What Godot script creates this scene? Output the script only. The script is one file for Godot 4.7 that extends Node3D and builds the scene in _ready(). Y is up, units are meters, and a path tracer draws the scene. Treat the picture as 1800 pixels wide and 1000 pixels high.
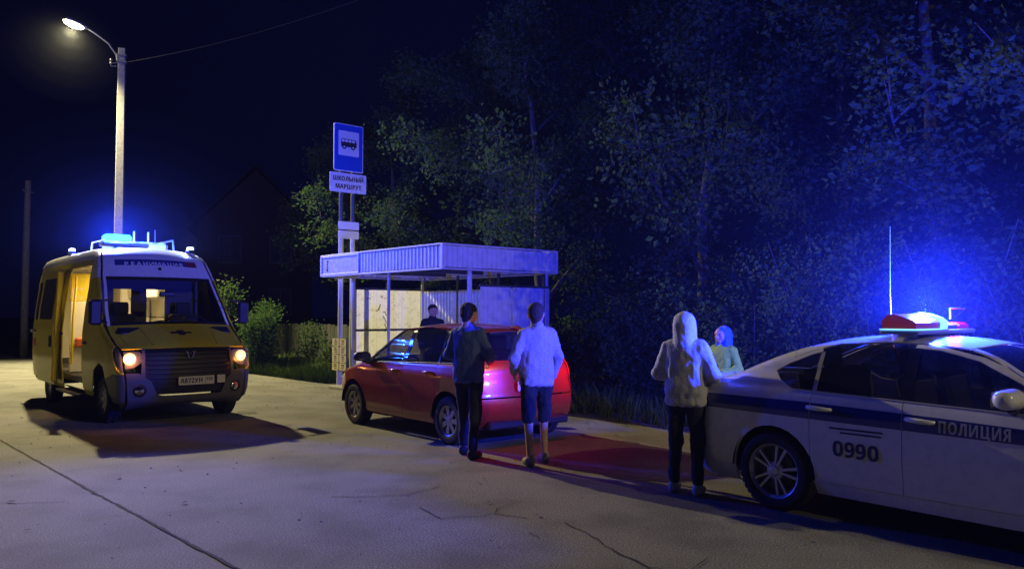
extends Node3D
# A night road: an ambulance, a red hatchback by a bus shelter, a police car and people, under one street lamp and blue beacons.

var M := {}
var M_leaf := []
var hand_shape := []
var head_shape: ArrayMesh
var STREET := 520.0
var POLICE_BEACON := 125.0
var VAN_BEACON := 62.0
var CABIN := 5.0
var STREET_NEAR := 105.0
var TAIL := 0.17


func _ready() -> void:
	# camera
	var cam := Camera3D.new()
	cam.name = "camera"
	cam.position = Vector3(0, 1.65, 0)
	cam.rotation.x = deg_to_rad(2.05)
	cam.fov = 39.31
	cam.near = 0.1
	cam.far = 600
	cam.current = true
	add_child(cam)
	# night sky, faint haze, exposure
	var env := Environment.new()
	env.background_mode = Environment.BG_SKY
	var sk := ProceduralSkyMaterial.new()
	sk.sky_top_color = lin(0.0006, 0.001, 0.009)
	sk.sky_horizon_color = lin(0.0006, 0.001, 0.009)
	sk.ground_bottom_color = lin(0.0004, 0.0004, 0.002)
	sk.ground_horizon_color = lin(0.0006, 0.001, 0.009)
	sk.sky_curve = 0.2
	env.sky = Sky.new()
	env.sky.sky_material = sk
	env.tonemap_mode = Environment.TONE_MAPPER_LINEAR
	env.tonemap_exposure = 1.0
	env.volumetric_fog_enabled = true
	env.volumetric_fog_density = 0.0
	env.sdfgi_enabled = true
	env.ssao_enabled = true
	env.ssil_enabled = true
	var we := WorldEnvironment.new()
	we.name = "environment"
	we.environment = env
	add_child(we)
	make_materials()
	make_ground()
	make_street_lamp()
	make_background()
	make_bus_stop()
	make_plants()
	make_grass()
	make_ambulance()
	make_police_car()
	make_red_car()
	make_people()
	make_mist()


func make_materials() -> void:
	# road: aggregate grain, worn patches, relief
	var asp := mk("asphalt", Color.WHITE, 0.86)
	triplanar(asp, noise_tex(1, 0.13, 5, 1024, [[0.2, lin(0.075, 0.074, 0.066)], [0.42, lin(0.132, 0.13, 0.116)], [0.58, lin(0.165, 0.162, 0.145)], [0.7, lin(0.225, 0.22, 0.2)], [0.8, lin(0.36, 0.35, 0.32)]]), 0.4)
	asp.uv1_offset = Vector3(0.3, 0.1, 0.7)
	asp.detail_enabled = true
	asp.detail_blend_mode = BaseMaterial3D.BLEND_MODE_MUL
	asp.detail_uv_layer = BaseMaterial3D.DETAIL_UV_2
	asp.uv2_triplanar = true
	asp.uv2_world_triplanar = true
	asp.uv2_scale = Vector3.ONE * 0.11
	asp.detail_albedo = noise_tex(2, 0.016, 5, 512, [[0.2, 0.83], [0.45, 0.95], [0.65, 1.0]])
	asp.heightmap_enabled = true
	asp.heightmap_texture = noise_tex(3, 0.25, 3, 512, [])
	asp.heightmap_scale = 0.12
	# the older lane: coarser stones, more worn
	var old := asp.duplicate() as StandardMaterial3D
	old.resource_name = "asphalt_old"
	old.albedo_texture = noise_tex(41, 0.16, 4, 1024, [[0.2, lin(0.07, 0.069, 0.064)], [0.45, lin(0.145, 0.142, 0.13)], [0.6, lin(0.19, 0.186, 0.17)], [0.74, lin(0.29, 0.285, 0.26)], [0.82, lin(0.42, 0.41, 0.38)]])
	old.heightmap_scale = 0.25
	M["asphalt_old"] = old
	mk("oil", lin(0.035, 0.034, 0.034), 0.45)
	mk("crack", lin(0.02, 0.02, 0.02), 0.95)
	mk("dry_leaf", lin(0.14, 0.09, 0.035), 0.9)
	mk("stone", lin(0.25, 0.24, 0.22), 0.9)
	var soil := mk("soil", Color.WHITE, 0.95)
	triplanar(soil, noise_tex(5, 0.05, 5, 512, [[0.25, lin(0.05, 0.045, 0.03)], [0.5, lin(0.09, 0.08, 0.055)], [0.75, lin(0.15, 0.135, 0.1)]]), 0.5)
	var con := mk("concrete", Color.WHITE, 0.9)
	triplanar(con, noise_tex(6, 0.03, 5, 256, [[0.2, lin(0.2, 0.197, 0.19)], [0.6, lin(0.28, 0.275, 0.265)], [0.9, lin(0.33, 0.32, 0.31)]]), 1.3)
	mk("steel", lin(0.3, 0.31, 0.32), 0.45, 0.6)
	mk("wire", lin(0.03, 0.03, 0.03), 0.6)
	var gw := mk("grey_wood", Color.WHITE, 0.9)
	triplanar(gw, noise_tex(7, 0.04, 4, 256, [[0.2, lin(0.07, 0.065, 0.055)], [0.8, lin(0.17, 0.16, 0.135)]]), 1.5)
	gw.uv1_scale = Vector3(3, 0.5, 3)
	# vehicles
	var dirt := noise_tex(9, 0.02, 5, 512, [[0.2, 0.95], [0.5, 0.99], [0.8, 1.0]])
	for v in [["van_yellow", lin(0.62, 0.52, 0.02), 0.5], ["van_white", lin(0.74, 0.74, 0.73), 0.45], ["car_white", lin(0.74, 0.74, 0.75), 0.25], ["car_red", lin(0.36, 0.035, 0.011), 0.25]]:
		var p := mk(v[0], v[1], v[2], 0.0, 0.25 if v[0].begins_with("van") else 0.8)
		if v[0].begins_with("van"): p.metallic_specular = 0.3
		triplanar(p, dirt, 0.9, false)
	mk("van_red", lin(0.5, 0.02, 0.02), 0.35)
	mk("bumper", lin(0.1, 0.097, 0.1), 0.55)
	mk("black_trim", lin(0.014, 0.014, 0.016), 0.5)
	mk("gloss_black", lin(0.012, 0.012, 0.014), 0.12, 0.0, 0.6)
	mk("grille_black", lin(0.012, 0.012, 0.013), 0.6)
	mk("dark_metal", lin(0.09, 0.09, 0.095), 0.5, 0.4)
	mk("rubber", lin(0.022, 0.022, 0.022), 0.85)
	mk("alloy", lin(0.5, 0.5, 0.52), 0.35, 0.6)
	mk("steel_rim", lin(0.35, 0.35, 0.36), 0.5, 0.4)
	mk("chrome", lin(0.85, 0.85, 0.86), 0.08, 1.0)
	mk("lamp_reflector", lin(0.7, 0.7, 0.72), 0.22, 0.75)
	mk("lamp_bowl", lin(0.16, 0.16, 0.165), 0.25, 0.5)
	mk("seat_cloth", lin(0.04, 0.04, 0.045), 0.9)
	mk("door_yellow", lin(0.75, 0.58, 0.02), 0.4)
	mk("lining_white", lin(0.75, 0.74, 0.7), 0.5)
	mk("lining_grey", lin(0.07, 0.07, 0.075), 0.6)
	mk("kit_orange", lin(0.6, 0.12, 0.02), 0.6)
	mk("emblem_dark", lin(0.05, 0.02, 0.05), 0.4)
	mk("band_blue", lin(0.03, 0.04, 0.2), 0.4)
	mk("band_red", lin(0.2, 0.03, 0.06), 0.4)
	mk("band_police", lin(0.012, 0.018, 0.17), 0.3, 0.0, 0.6)
	mk("letter_white", lin(0.8, 0.8, 0.8), 0.5)
	mk("letter_grey", lin(0.5, 0.5, 0.52), 0.5)
	mk("print_black", lin(0.02, 0.02, 0.025), 0.7)
	mk("print_navy", lin(0.02, 0.022, 0.08), 0.6)
	mk("plate_white", lin(0.7, 0.7, 0.68), 0.45)
	mk("lightbar_base", lin(0.25, 0.26, 0.3), 0.4)
	glow("cap_brown", lin(0.2, 0.03, 0.02), Color(0.55, 0.17, 0.08), 0.3)
	pane("tint_glass", lin(0.012, 0.014, 0.02), 0.62)
	pane("screen_glass", lin(0.02, 0.02, 0.025), 0.12)
	pane("clear_lens", lin(0.8, 0.8, 0.8), 0.04)
	mk("dark_glass", lin(0.01, 0.01, 0.014), 0.45)
	mk("red_lens", lin(0.35, 0.01, 0.01), 0.15, 0.0, 0.6)
	mk("lens_blue_off", lin(0.02, 0.04, 0.35), 0.15, 0.0, 0.6)
	glow("beacon_blue", lin(0.02, 0.1, 0.6), Color(0.25, 0.8, 1.0), 5.0)
	glow("beacon_white_blue", lin(0.1, 0.2, 0.7), Color(0.45, 0.75, 1.0), 2.2)
	glow("beacon_red", lin(0.4, 0.02, 0.04), Color(1.0, 0.12, 0.3), 0.15)
	glow("tail_glow", lin(0.4, 0.01, 0.01), Color(1.0, 0.06, 0.03), 1.4)
	glow("indicator_glow", lin(0.9, 0.6, 0.3), Color(1.0, 0.72, 0.4), 3.0)
	glow("indicator_glow_dim", lin(0.9, 0.6, 0.3), Color(1.0, 0.75, 0.5), 1.6)
	glow("strobe_glow", lin(0.7, 0.75, 0.8), Color(0.75, 0.85, 1.0), 9.0)
	glow("cabin_glow", lin(0.8, 0.8, 0.8), Color(1.0, 0.9, 0.7), 2.0)
	glow("street_glow", lin(0.8, 0.8, 0.75), Color(1.0, 0.97, 0.82), 14.0)
	# bus stop
	var sw := mk("sheet_white", Color.WHITE, 0.5)
	triplanar(sw, noise_tex(12, 0.02, 5, 512, [[0.2, lin(0.6, 0.59, 0.56)], [0.45, lin(0.7, 0.69, 0.67)], [0.85, lin(0.74, 0.74, 0.73)]]), 0.45)
	var sp := mk("sheet_pale", Color.WHITE, 0.5)
	triplanar(sp, noise_tex(13, 0.03, 5, 512, [[0.2, lin(0.42, 0.42, 0.4)], [0.6, lin(0.58, 0.59, 0.57)], [0.9, lin(0.62, 0.63, 0.61)]]), 0.5)
	var tr := mk("sheet_translucent", Color.WHITE, 0.6)
	triplanar(tr, noise_tex(14, 0.03, 5, 512, [[0.15, lin(0.5, 0.5, 0.46)], [0.3, lin(0.76, 0.78, 0.78)], [0.8, lin(0.82, 0.84, 0.86)]]), 0.4)
	tr.backlight_enabled = true
	tr.backlight = lin(1.0, 1.0, 1.0)
	mk("post_white", lin(0.62, 0.61, 0.6), 0.5)
	mk("sign_white", lin(0.82, 0.82, 0.82), 0.4)
	mk("sign_blue", lin(0.02, 0.09, 0.5), 0.4)
	mk("paper_yellow", lin(0.7, 0.62, 0.36), 0.9)
	mk("house_wall", lin(0.16, 0.12, 0.1), 0.9)
	mk("house_roof", lin(0.09, 0.08, 0.08), 0.8)
	mk("house_trim", lin(0.3, 0.29, 0.28), 0.7)
	var fg := noise_tex(17, 0.05, 4, 256, [[0.2, 0.7], [0.8, 1.0]])
	triplanar(mk("fence_green", lin(0.06, 0.085, 0.06), 0.85), fg, 1.2)
	triplanar(mk("fence_grey", lin(0.1, 0.1, 0.085), 0.85), fg, 1.2)
	# plants
	var bk := mk("bark", Color.WHITE, 0.95)
	triplanar(bk, noise_tex(19, 0.06, 4, 256, [[0.2, lin(0.05, 0.045, 0.035)], [0.8, lin(0.15, 0.135, 0.11)]]), 1.2)
	for v in [["leaf_dark", lin(0.042, 0.062, 0.03)], ["leaf_mid", lin(0.05, 0.076, 0.032)], ["leaf_bright", lin(0.056, 0.09, 0.032)], ["grass", lin(0.075, 0.12, 0.035)]]:
		var lf := mk(v[0], v[1], 0.8)
		lf.metallic_specular = 0.2
		lf.backlight_enabled = true
		lf.backlight = lin(0.05, 0.11, 0.02)
	M.grass.vertex_color_use_as_albedo = true
	for k in 3:
		M_leaf.append(leaf_cluster(50 + k, 16, 0.3, 0.1))
	# people and clothes
	var skm := mk("skin", lin(0.5, 0.3, 0.21), 0.55)
	skm.subsurf_scatter_enabled = true
	skm.subsurf_scatter_strength = 0.1
	mk("eye", lin(0.06, 0.04, 0.03), 0.15)
	var weave := noise_tex(23, 0.09, 4, 256, [[0.2, 0.75], [0.8, 1.0]])
	for v in [["cloth_blue", lin(0.1, 0.16, 0.5)], ["cloth_navy", lin(0.018, 0.02, 0.045)], ["cloth_black", lin(0.02, 0.02, 0.024)], ["cloth_pale", lin(0.6, 0.54, 0.54)], ["cloth_light", lin(0.66, 0.66, 0.68)], ["cloth_teal", lin(0.05, 0.38, 0.34)], ["cloth_sky", lin(0.06, 0.2, 0.62)], ["cloth_lime", lin(0.5, 0.75, 0.05)], ["shoe_dark", lin(0.04, 0.04, 0.045)], ["shoe_light", lin(0.4, 0.36, 0.32)], ["shoe_white", lin(0.82, 0.82, 0.78)], ["hair_dark", lin(0.02, 0.016, 0.013)], ["hair_brown", lin(0.07, 0.045, 0.03)]]:
		var c := mk(v[0], v[1], 0.85)
		triplanar(c, weave, 2.5, false)


# ---------------------------------------------------------------- naming, tagging
func numbered(called: String) -> String:
	if not has_node(NodePath(called)):
		return called
	var i := 1
	while has_node(NodePath("%s_%03d" % [called, i])):
		i += 1
	return "%s_%03d" % [called, i]


func tag(o: Node, label: String, category := "", group := "", kind := "") -> Node:
	if label: o.set_meta("label", label)
	if category: o.set_meta("category", category)
	if group: o.set_meta("group", group)
	if kind: o.set_meta("kind", kind)
	return o


func thing(called: String, label: String, category: String, at := Vector3.ZERO, turn := 0.0, group := "") -> Node3D:
	var o := Node3D.new()
	o.name = numbered(called)
	add_child(o)
	o.position = at
	o.rotation.y = turn
	tag(o, label, category, group)
	return o


func put(called: String, mesh: Mesh, m: Material, parent: Node = self, xf := Transform3D.IDENTITY) -> MeshInstance3D:
	var o := MeshInstance3D.new()
	o.name = numbered(called) if parent == self else child_name(parent, called)
	o.mesh = mesh
	o.material_override = m
	o.transform = xf
	parent.add_child(o, true)
	return o


func child_name(parent: Node, called: String) -> String:
	if not parent.has_node(NodePath(called)):
		return called
	var i := 1
	while parent.has_node(NodePath("%s_%03d" % [called, i])):
		i += 1
	return "%s_%03d" % [called, i]


func build(called: String, st: SurfaceTool, m: Material, parent: Node = self, xf := Transform3D.IDENTITY) -> MeshInstance3D:
	return put(called, st.commit(), m, parent, xf)


func holder(called: String, parent: Node, xf := Transform3D.IDENTITY) -> Node3D:
	var o := Node3D.new()
	o.name = child_name(parent, called)
	o.transform = xf
	parent.add_child(o, true)
	return o


# ---------------------------------------------------------------- materials
func lin(r: float, g: float, b: float) -> Color:
	return Color(r, g, b).linear_to_srgb()


func mk(called: String, c: Color, rough := 0.6, metal := 0.0, coat := 0.0) -> StandardMaterial3D:
	var m := StandardMaterial3D.new()
	m.resource_name = called
	m.albedo_color = c
	m.roughness = rough
	m.metallic = metal
	if coat > 0.0:
		m.clearcoat_enabled = true
		m.clearcoat = coat
		m.clearcoat_roughness = 0.06
	M[called] = m
	return m


func glow(called: String, c: Color, e: Color, power: float) -> StandardMaterial3D:
	var m := mk(called, c, 0.3)
	m.emission_enabled = true
	m.emission = e
	m.emission_energy_multiplier = power
	return m


func pane(called: String, c: Color, alpha: float) -> StandardMaterial3D:
	var m := mk(called, c, 0.02)
	m.albedo_color.a = alpha
	m.transparency = BaseMaterial3D.TRANSPARENCY_ALPHA
	return m


func noise_tex(seed_: int, freq: float, octaves: int, size: int, ramp: Array, kind := FastNoiseLite.TYPE_SIMPLEX_SMOOTH) -> NoiseTexture2D:
	var n := FastNoiseLite.new()
	n.seed = seed_
	n.noise_type = kind
	n.frequency = freq
	n.fractal_octaves = octaves
	var t := NoiseTexture2D.new()
	t.width = size
	t.height = size
	t.seamless = true
	t.noise = n
	if ramp.size():
		var g := Gradient.new()
		var offs := PackedFloat32Array()
		var cols := PackedColorArray()
		for r in ramp:
			offs.append(r[0])
			cols.append(r[1] if r[1] is Color else Color(r[1], r[1], r[1]))
		g.offsets = offs
		g.colors = cols
		t.color_ramp = g
	return t


func triplanar(m: StandardMaterial3D, tex: Texture2D, scale_: float, world := true) -> void:
	m.albedo_texture = tex
	m.uv1_triplanar = true
	m.uv1_world_triplanar = world
	m.uv1_scale = Vector3.ONE * scale_


# ---------------------------------------------------------------- mesh pieces
func st_new() -> SurfaceTool:
	var st := SurfaceTool.new()
	st.begin(Mesh.PRIMITIVE_TRIANGLES)
	return st


func tri(st: SurfaceTool, a: Vector3, b: Vector3, c: Vector3, na: Vector3, nb: Vector3, nc: Vector3) -> void:
	var g := (b - a).cross(c - a)
	if g.length_squared() < 1e-16:
		return
	if g.dot(na + nb + nc) > 0.0:
		var t := b
		b = c
		c = t
		var tn := nb
		nb = nc
		nc = tn
	st.set_normal(na)
	st.add_vertex(a)
	st.set_normal(nb)
	st.add_vertex(b)
	st.set_normal(nc)
	st.add_vertex(c)


func flat(st: SurfaceTool, a: Vector3, b: Vector3, c: Vector3, out: Vector3) -> void:
	var n := (b - a).cross(c - a).normalized()
	if n.dot(out) < 0.0:
		n = -n
	tri(st, a, b, c, n, n, n)


func quad(st: SurfaceTool, a: Vector3, b: Vector3, c: Vector3, d: Vector3, out: Vector3) -> void:
	flat(st, a, b, c, out)
	flat(st, a, c, d, out)


# box with chamfered edges
func box(st: SurfaceTool, at: Vector3, size: Vector3, bev := 0.01, bs := Basis.IDENTITY) -> void:
	var h := size * 0.5
	var e := minf(bev, minf(h.x, minf(h.y, h.z)) * 0.6)
	var ax := [Vector3(1, 0, 0), Vector3(0, 1, 0), Vector3(0, 0, 1)]
	var p := func(s: Vector3, k: int) -> Vector3:
		var v := Vector3(s.x * (h.x - (0.0 if k == 0 else e)), s.y * (h.y - (0.0 if k == 1 else e)), s.z * (h.z - (0.0 if k == 2 else e)))
		return at + bs * v
	for k in 3:
		var i := (k + 1) % 3
		var j := (k + 2) % 3
		for s in [-1.0, 1.0]:
			var n: Vector3 = ax[k] * s
			var c := []
			for q in [[-1, -1], [1, -1], [1, 1], [-1, 1]]:
				var sv: Vector3 = ax[k] * s + ax[i] * q[0] + ax[j] * q[1]
				c.append(p.call(sv, k))
			quad(st, c[0], c[1], c[2], c[3], bs * n)
		for s in [-1.0, 1.0]:
			for t in [-1.0, 1.0]:
				var s0: Vector3 = ax[i] * s + ax[j] * t - ax[k]
				var s1: Vector3 = ax[i] * s + ax[j] * t + ax[k]
				quad(st, p.call(s0, i), p.call(s1, i), p.call(s1, j), p.call(s0, j), bs * (ax[i] * s + ax[j] * t))
	for sx in [-1.0, 1.0]:
		for sy in [-1.0, 1.0]:
			for sz in [-1.0, 1.0]:
				var sv := Vector3(sx, sy, sz)
				flat(st, p.call(sv, 0), p.call(sv, 1), p.call(sv, 2), bs * sv)


func box_of(size: Vector3, bev := 0.01, at := Vector3.ZERO) -> SurfaceTool:
	var st := st_new()
	box(st, at, size, bev)
	return st


# swept round bar through points, radius per point
func tube(st: SurfaceTool, pts: Array, radii: Array, sides := 8, caps := true) -> void:
	var n := pts.size()
	var rings := []
	var norms := []
	var up := Vector3.UP
	var d0: Vector3 = (pts[1] - pts[0]).normalized()
	if absf(d0.dot(up)) > 0.9:
		up = Vector3.RIGHT
	for i in n:
		var d: Vector3
		if i == 0: d = d0
		elif i == n - 1: d = (pts[i] - pts[i - 1]).normalized()
		else: d = ((pts[i + 1] - pts[i]).normalized() + (pts[i] - pts[i - 1]).normalized()).normalized()
		var x := d.cross(up).normalized()
		var y := x.cross(d).normalized()
		up = y
		var ring := []
		var nr := []
		for k in sides:
			var a := TAU * k / sides
			var o := x * cos(a) + y * sin(a)
			var rr: float = radii[mini(i, radii.size() - 1)]
			ring.append(pts[i] + o * rr)
			nr.append(o)
		rings.append(ring)
		norms.append(nr)
	for i in n - 1:
		for k in sides:
			var l := (k + 1) % sides
			tri(st, rings[i][k], rings[i + 1][k], rings[i + 1][l], norms[i][k], norms[i + 1][k], norms[i + 1][l])
			tri(st, rings[i][k], rings[i + 1][l], rings[i][l], norms[i][k], norms[i + 1][l], norms[i][l])
	if caps:
		for e in [0, n - 1]:
			var out: Vector3 = (pts[0] - pts[1]) if e == 0 else (pts[n - 1] - pts[n - 2])
			for k in range(1, sides - 1):
				flat(st, rings[e][0], rings[e][k], rings[e][k + 1], out)


func rod(a: Vector3, b: Vector3, r: float, sides := 10) -> SurfaceTool:
	var st := st_new()
	tube(st, [a, b], [r], sides)
	return st


# turned shape about the axis of basis.z; profile points are (radius, z)
func lathe(st: SurfaceTool, prof: Array, sides: int, xf := Transform3D.IDENTITY, closed := false) -> void:
	var m := prof.size()
	var last := m if closed else m - 1
	for i in last:
		var p: Vector2 = prof[i]
		var q: Vector2 = prof[(i + 1) % m]
		var t := (q - p).normalized()
		var nr := Vector2(t.y, -t.x)
		for k in sides:
			var a := TAU * k / sides
			var b := TAU * (k + 1) / sides
			var ca := Vector3(cos(a), sin(a), 0)
			var cb := Vector3(cos(b), sin(b), 0)
			var na := xf.basis * (ca * nr.x + Vector3(0, 0, nr.y))
			var nb := xf.basis * (cb * nr.x + Vector3(0, 0, nr.y))
			var A := xf * (ca * p.x + Vector3(0, 0, p.y))
			var B := xf * (cb * p.x + Vector3(0, 0, p.y))
			var C := xf * (cb * q.x + Vector3(0, 0, q.y))
			var D := xf * (ca * q.x + Vector3(0, 0, q.y))
			tri(st, A, B, C, na, nb, nb)
			tri(st, A, C, D, na, nb, na)


# flat outline in xy pulled along z from z0 to z1
func prism(st: SurfaceTool, poly: PackedVector2Array, z0: float, z1: float, xf := Transform3D.IDENTITY) -> void:
	var idx := Geometry2D.triangulate_polygon(poly)
	var i := 0
	while i < idx.size():
		for z in [z0, z1]:
			flat(st, xf * Vector3(poly[idx[i]].x, poly[idx[i]].y, z), xf * Vector3(poly[idx[i + 1]].x, poly[idx[i + 1]].y, z), xf * Vector3(poly[idx[i + 2]].x, poly[idx[i + 2]].y, z), xf.basis * Vector3(0, 0, z - (z0 + z1) * 0.5))
		i += 3
	var cw := Geometry2D.is_polygon_clockwise(poly)
	for k in poly.size():
		var a := poly[k]
		var b := poly[(k + 1) % poly.size()]
		var e := b - a
		var o := Vector3(e.y, -e.x, 0)
		if cw: o = -o
		quad(st, xf * Vector3(a.x, a.y, z0), xf * Vector3(b.x, b.y, z0), xf * Vector3(b.x, b.y, z1), xf * Vector3(a.x, a.y, z1), xf.basis * o)


func rounded(w: float, h: float, r: float, c := Vector2.ZERO, n := 4) -> PackedVector2Array:
	var out := PackedVector2Array()
	for q in 4:
		var cx := c.x + (w * 0.5 - r) * (1 if q == 0 or q == 3 else -1)
		var cy := c.y + (h * 0.5 - r) * (1 if q < 2 else -1)
		for k in n + 1:
			var a := PI * 0.5 * (q + float(k) / n)
			out.append(Vector2(cx + cos(a) * r, cy + sin(a) * r))
	return out


func circle(c: Vector2, r: float, n := 28) -> PackedVector2Array:
	var out := PackedVector2Array()
	for k in n:
		out.append(c + Vector2(cos(TAU * k / n), sin(TAU * k / n)) * r)
	return out


# ribbed sheet: length along x, height along y, ribs standing, thin; faces +z
func ribbed(st: SurfaceTool, length: float, h: float, pitch: float, deep: float, xf := Transform3D.IDENTITY, both := true) -> void:
	var n := int(length / pitch)
	var pts := PackedVector2Array()
	for k in n:
		var x := k * pitch
		pts.append(Vector2(x, 0))
		pts.append(Vector2(x + pitch * 0.42, 0))
		pts.append(Vector2(x + pitch * 0.55, deep))
		pts.append(Vector2(x + pitch * 0.87, deep))
	pts.append(Vector2(length, 0))
	for k in pts.size() - 1:
		var a := pts[k]
		var b := pts[k + 1]
		var e := (b - a)
		var o := xf.basis * Vector3(-e.y, 0, e.x)
		quad(st, xf * Vector3(a.x, 0, a.y), xf * Vector3(b.x, 0, b.y), xf * Vector3(b.x, h, b.y), xf * Vector3(a.x, h, a.y), o)
		if not both: continue
		quad(st, xf * Vector3(a.x, 0, a.y - 0.003), xf * Vector3(b.x, 0, b.y - 0.003), xf * Vector3(b.x, h, b.y - 0.003), xf * Vector3(a.x, h, a.y - 0.003), -o)
		quad(st, xf * Vector3(a.x, h, a.y), xf * Vector3(b.x, h, b.y), xf * Vector3(b.x, h, b.y - 0.003), xf * Vector3(a.x, h, a.y - 0.003), Vector3.UP)


func words(parent: Node, text: String, height: float, width: float, m: Material, xf: Transform3D, deep := 0.006, called := "lettering", bold := true) -> MeshInstance3D:
	var f := SystemFont.new()
	f.font_names = PackedStringArray(["Droid Sans"])
	f.font_weight = 700 if bold else 400
	var t := TextMesh.new()
	t.font = f
	t.text = text
	t.font_size = 32
	t.pixel_size = height / (32.0 * 0.72)
	t.depth = deep
	t.curve_step = 2.0
	var w := t.get_aabb().size.x
	var s := width / w if width > 0.0 and w > 0.0 else 1.0
	var x := xf * Transform3D(Basis.from_scale(Vector3(s, 1, 1)), Vector3.ZERO)
	return put(called, t, m, parent, x)


func xf_at(p: Vector3, turn := 0.0) -> Transform3D:
	return Transform3D(Basis(Vector3.UP, turn), p)


# ---------------------------------------------------------------- smooth bodies from bones (surface nets)
# bone: [a, b, radius at a, radius at b]
func skin(bones: Array, cell: float, blend: float, rough_amp := 0.0, rough_freq := 9.0) -> ArrayMesh:
	var lo := Vector3.ONE * 1e9
	var hi := -lo
	for b in bones:
		var r: float = maxf(b[2], b[3]) + blend * 4.0 + cell * 2.0
		for p in [b[0], b[1]]:
			lo = lo.min(p - Vector3.ONE * r)
			hi = hi.max(p + Vector3.ONE * r)
	var nx := int((hi.x - lo.x) / cell) + 2
	var ny := int((hi.y - lo.y) / cell) + 2
	var nz := int((hi.z - lo.z) / cell) + 2
	var S := PackedFloat32Array()
	S.resize(nx * ny * nz)
	var inv := 1.0 / blend
	for b in bones:
		var a: Vector3 = b[0]
		var d: Vector3 = b[1] - b[0]
		var ra: float = b[2]
		var rb: float = b[3]
		var dd := maxf(d.length_squared(), 1e-9)
		var reach := maxf(ra, rb) + blend * 4.0
		var p0: Vector3 = (a.min(b[1]) - Vector3.ONE * reach - lo) / cell
		var p1: Vector3 = (a.max(b[1]) + Vector3.ONE * reach - lo) / cell
		for iz in range(maxi(0, int(p0.z)), mini(nz, int(p1.z) + 1)):
			for iy in range(maxi(0, int(p0.y)), mini(ny, int(p1.y) + 1)):
				var row := nx * (iy + ny * iz)
				for ix in range(maxi(0, int(p0.x)), mini(nx, int(p1.x) + 1)):
					var v := Vector3(lo.x + ix * cell, lo.y + iy * cell, lo.z + iz * cell) - a
					var t := clampf(v.dot(d) / dd, 0.0, 1.0)
					var q := (v - d * t).length() - (ra + (rb - ra) * t)
					if q < blend * 4.0:
						S[row + ix] += exp(-q * inv)
	var n := S.size()
	for i in n:
		var s := S[i]
		S[i] = -blend * log(s) if s > 1e-6 else 1.0
	var at := PackedInt32Array()
	at.resize(n)
	at.fill(-1)
	var verts := PackedVector3Array()
	var sx := 1
	var sy := nx
	var sz := nx * ny
	var offs := [0, sx, sy, sx + sy, sz, sx + sz, sy + sz, sx + sy + sz]
	var edges := [[0, 1], [2, 3], [4, 5], [6, 7], [0, 2], [1, 3], [4, 6], [5, 7], [0, 4], [1, 5], [2, 6], [3, 7]]
	var corner := [Vector3(0, 0, 0), Vector3(1, 0, 0), Vector3(0, 1, 0), Vector3(1, 1, 0), Vector3(0, 0, 1), Vector3(1, 0, 1), Vector3(0, 1, 1), Vector3(1, 1, 1)]
	var lim := cell * 2.0
	for iz in nz - 1:
		for iy in ny - 1:
			var i0 := nx * (iy + ny * iz)
			for ix in nx - 1:
				var i := i0 + ix
				var v0 := S[i]
				if v0 > lim or v0 < -lim:
					continue
				var neg := 0
				for o in offs:
					if S[i + o] < 0.0: neg += 1
				if neg == 0 or neg == 8:
					continue
				var sum := Vector3.ZERO
				var cnt := 0
				for e in edges:
					var a := S[i + offs[e[0]]]
					var b := S[i + offs[e[1]]]
					if (a < 0.0) != (b < 0.0):
						var t := a / (a - b)
						sum += corner[e[0]].lerp(corner[e[1]], t)
						cnt += 1
				at[i] = verts.size()
				verts.append(lo + (Vector3(ix, iy, iz) + sum / cnt) * cell)
	var idx := PackedInt32Array()
	for iz in range(1, nz - 1):
		for iy in range(1, ny - 1):
			var i0 := nx * (iy + ny * iz)
			for ix in range(1, nx - 1):
				var i := i0 + ix
				if at[i] < 0:
					continue
				var v := S[i]
				for k in 3:
					var u := sx if k == 0 else sy if k == 1 else sz
					var w := S[i + u]
					if (v < 0.0) == (w < 0.0):
						continue
					var p := sy if k == 0 else sz if k == 1 else sx
					var q := sz if k == 0 else sx if k == 1 else sy
					var A := at[i]
					var B := at[i - p]
					var C := at[i - p - q]
					var D := at[i - q]
					if A < 0 or B < 0 or C < 0 or D < 0:
						continue
					if v < 0.0:
						idx.append_array([A, C, B, A, D, C])
					else:
						idx.append_array([A, B, C, A, C, D])
	var normals := PackedVector3Array()
	normals.resize(verts.size())
	for k in range(0, idx.size(), 3):
		var fn := (verts[idx[k + 2]] - verts[idx[k]]).cross(verts[idx[k + 1]] - verts[idx[k]])
		normals[idx[k]] += fn
		normals[idx[k + 1]] += fn
		normals[idx[k + 2]] += fn
	for k in normals.size():
		normals[k] = normals[k].normalized()
	if rough_amp > 0.0:
		var nn := FastNoiseLite.new()
		nn.seed = 5
		nn.frequency = rough_freq
		nn.fractal_octaves = 2
		for k in verts.size():
			var p := verts[k]
			verts[k] = p + normals[k] * nn.get_noise_3d(p.x, p.y * 0.6, p.z) * rough_amp
		normals.fill(Vector3.ZERO)
		for k in range(0, idx.size(), 3):
			var fn := (verts[idx[k + 2]] - verts[idx[k]]).cross(verts[idx[k + 1]] - verts[idx[k]])
			normals[idx[k]] += fn
			normals[idx[k + 1]] += fn
			normals[idx[k + 2]] += fn
		for k in normals.size():
			normals[k] = normals[k].normalized()
	var arr := []
	arr.resize(Mesh.ARRAY_MAX)
	arr[Mesh.ARRAY_VERTEX] = verts
	arr[Mesh.ARRAY_NORMAL] = normals
	arr[Mesh.ARRAY_INDEX] = idx
	var mesh := ArrayMesh.new()
	mesh.add_surface_from_arrays(Mesh.PRIMITIVE_TRIANGLES, arr)
	return mesh


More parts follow.
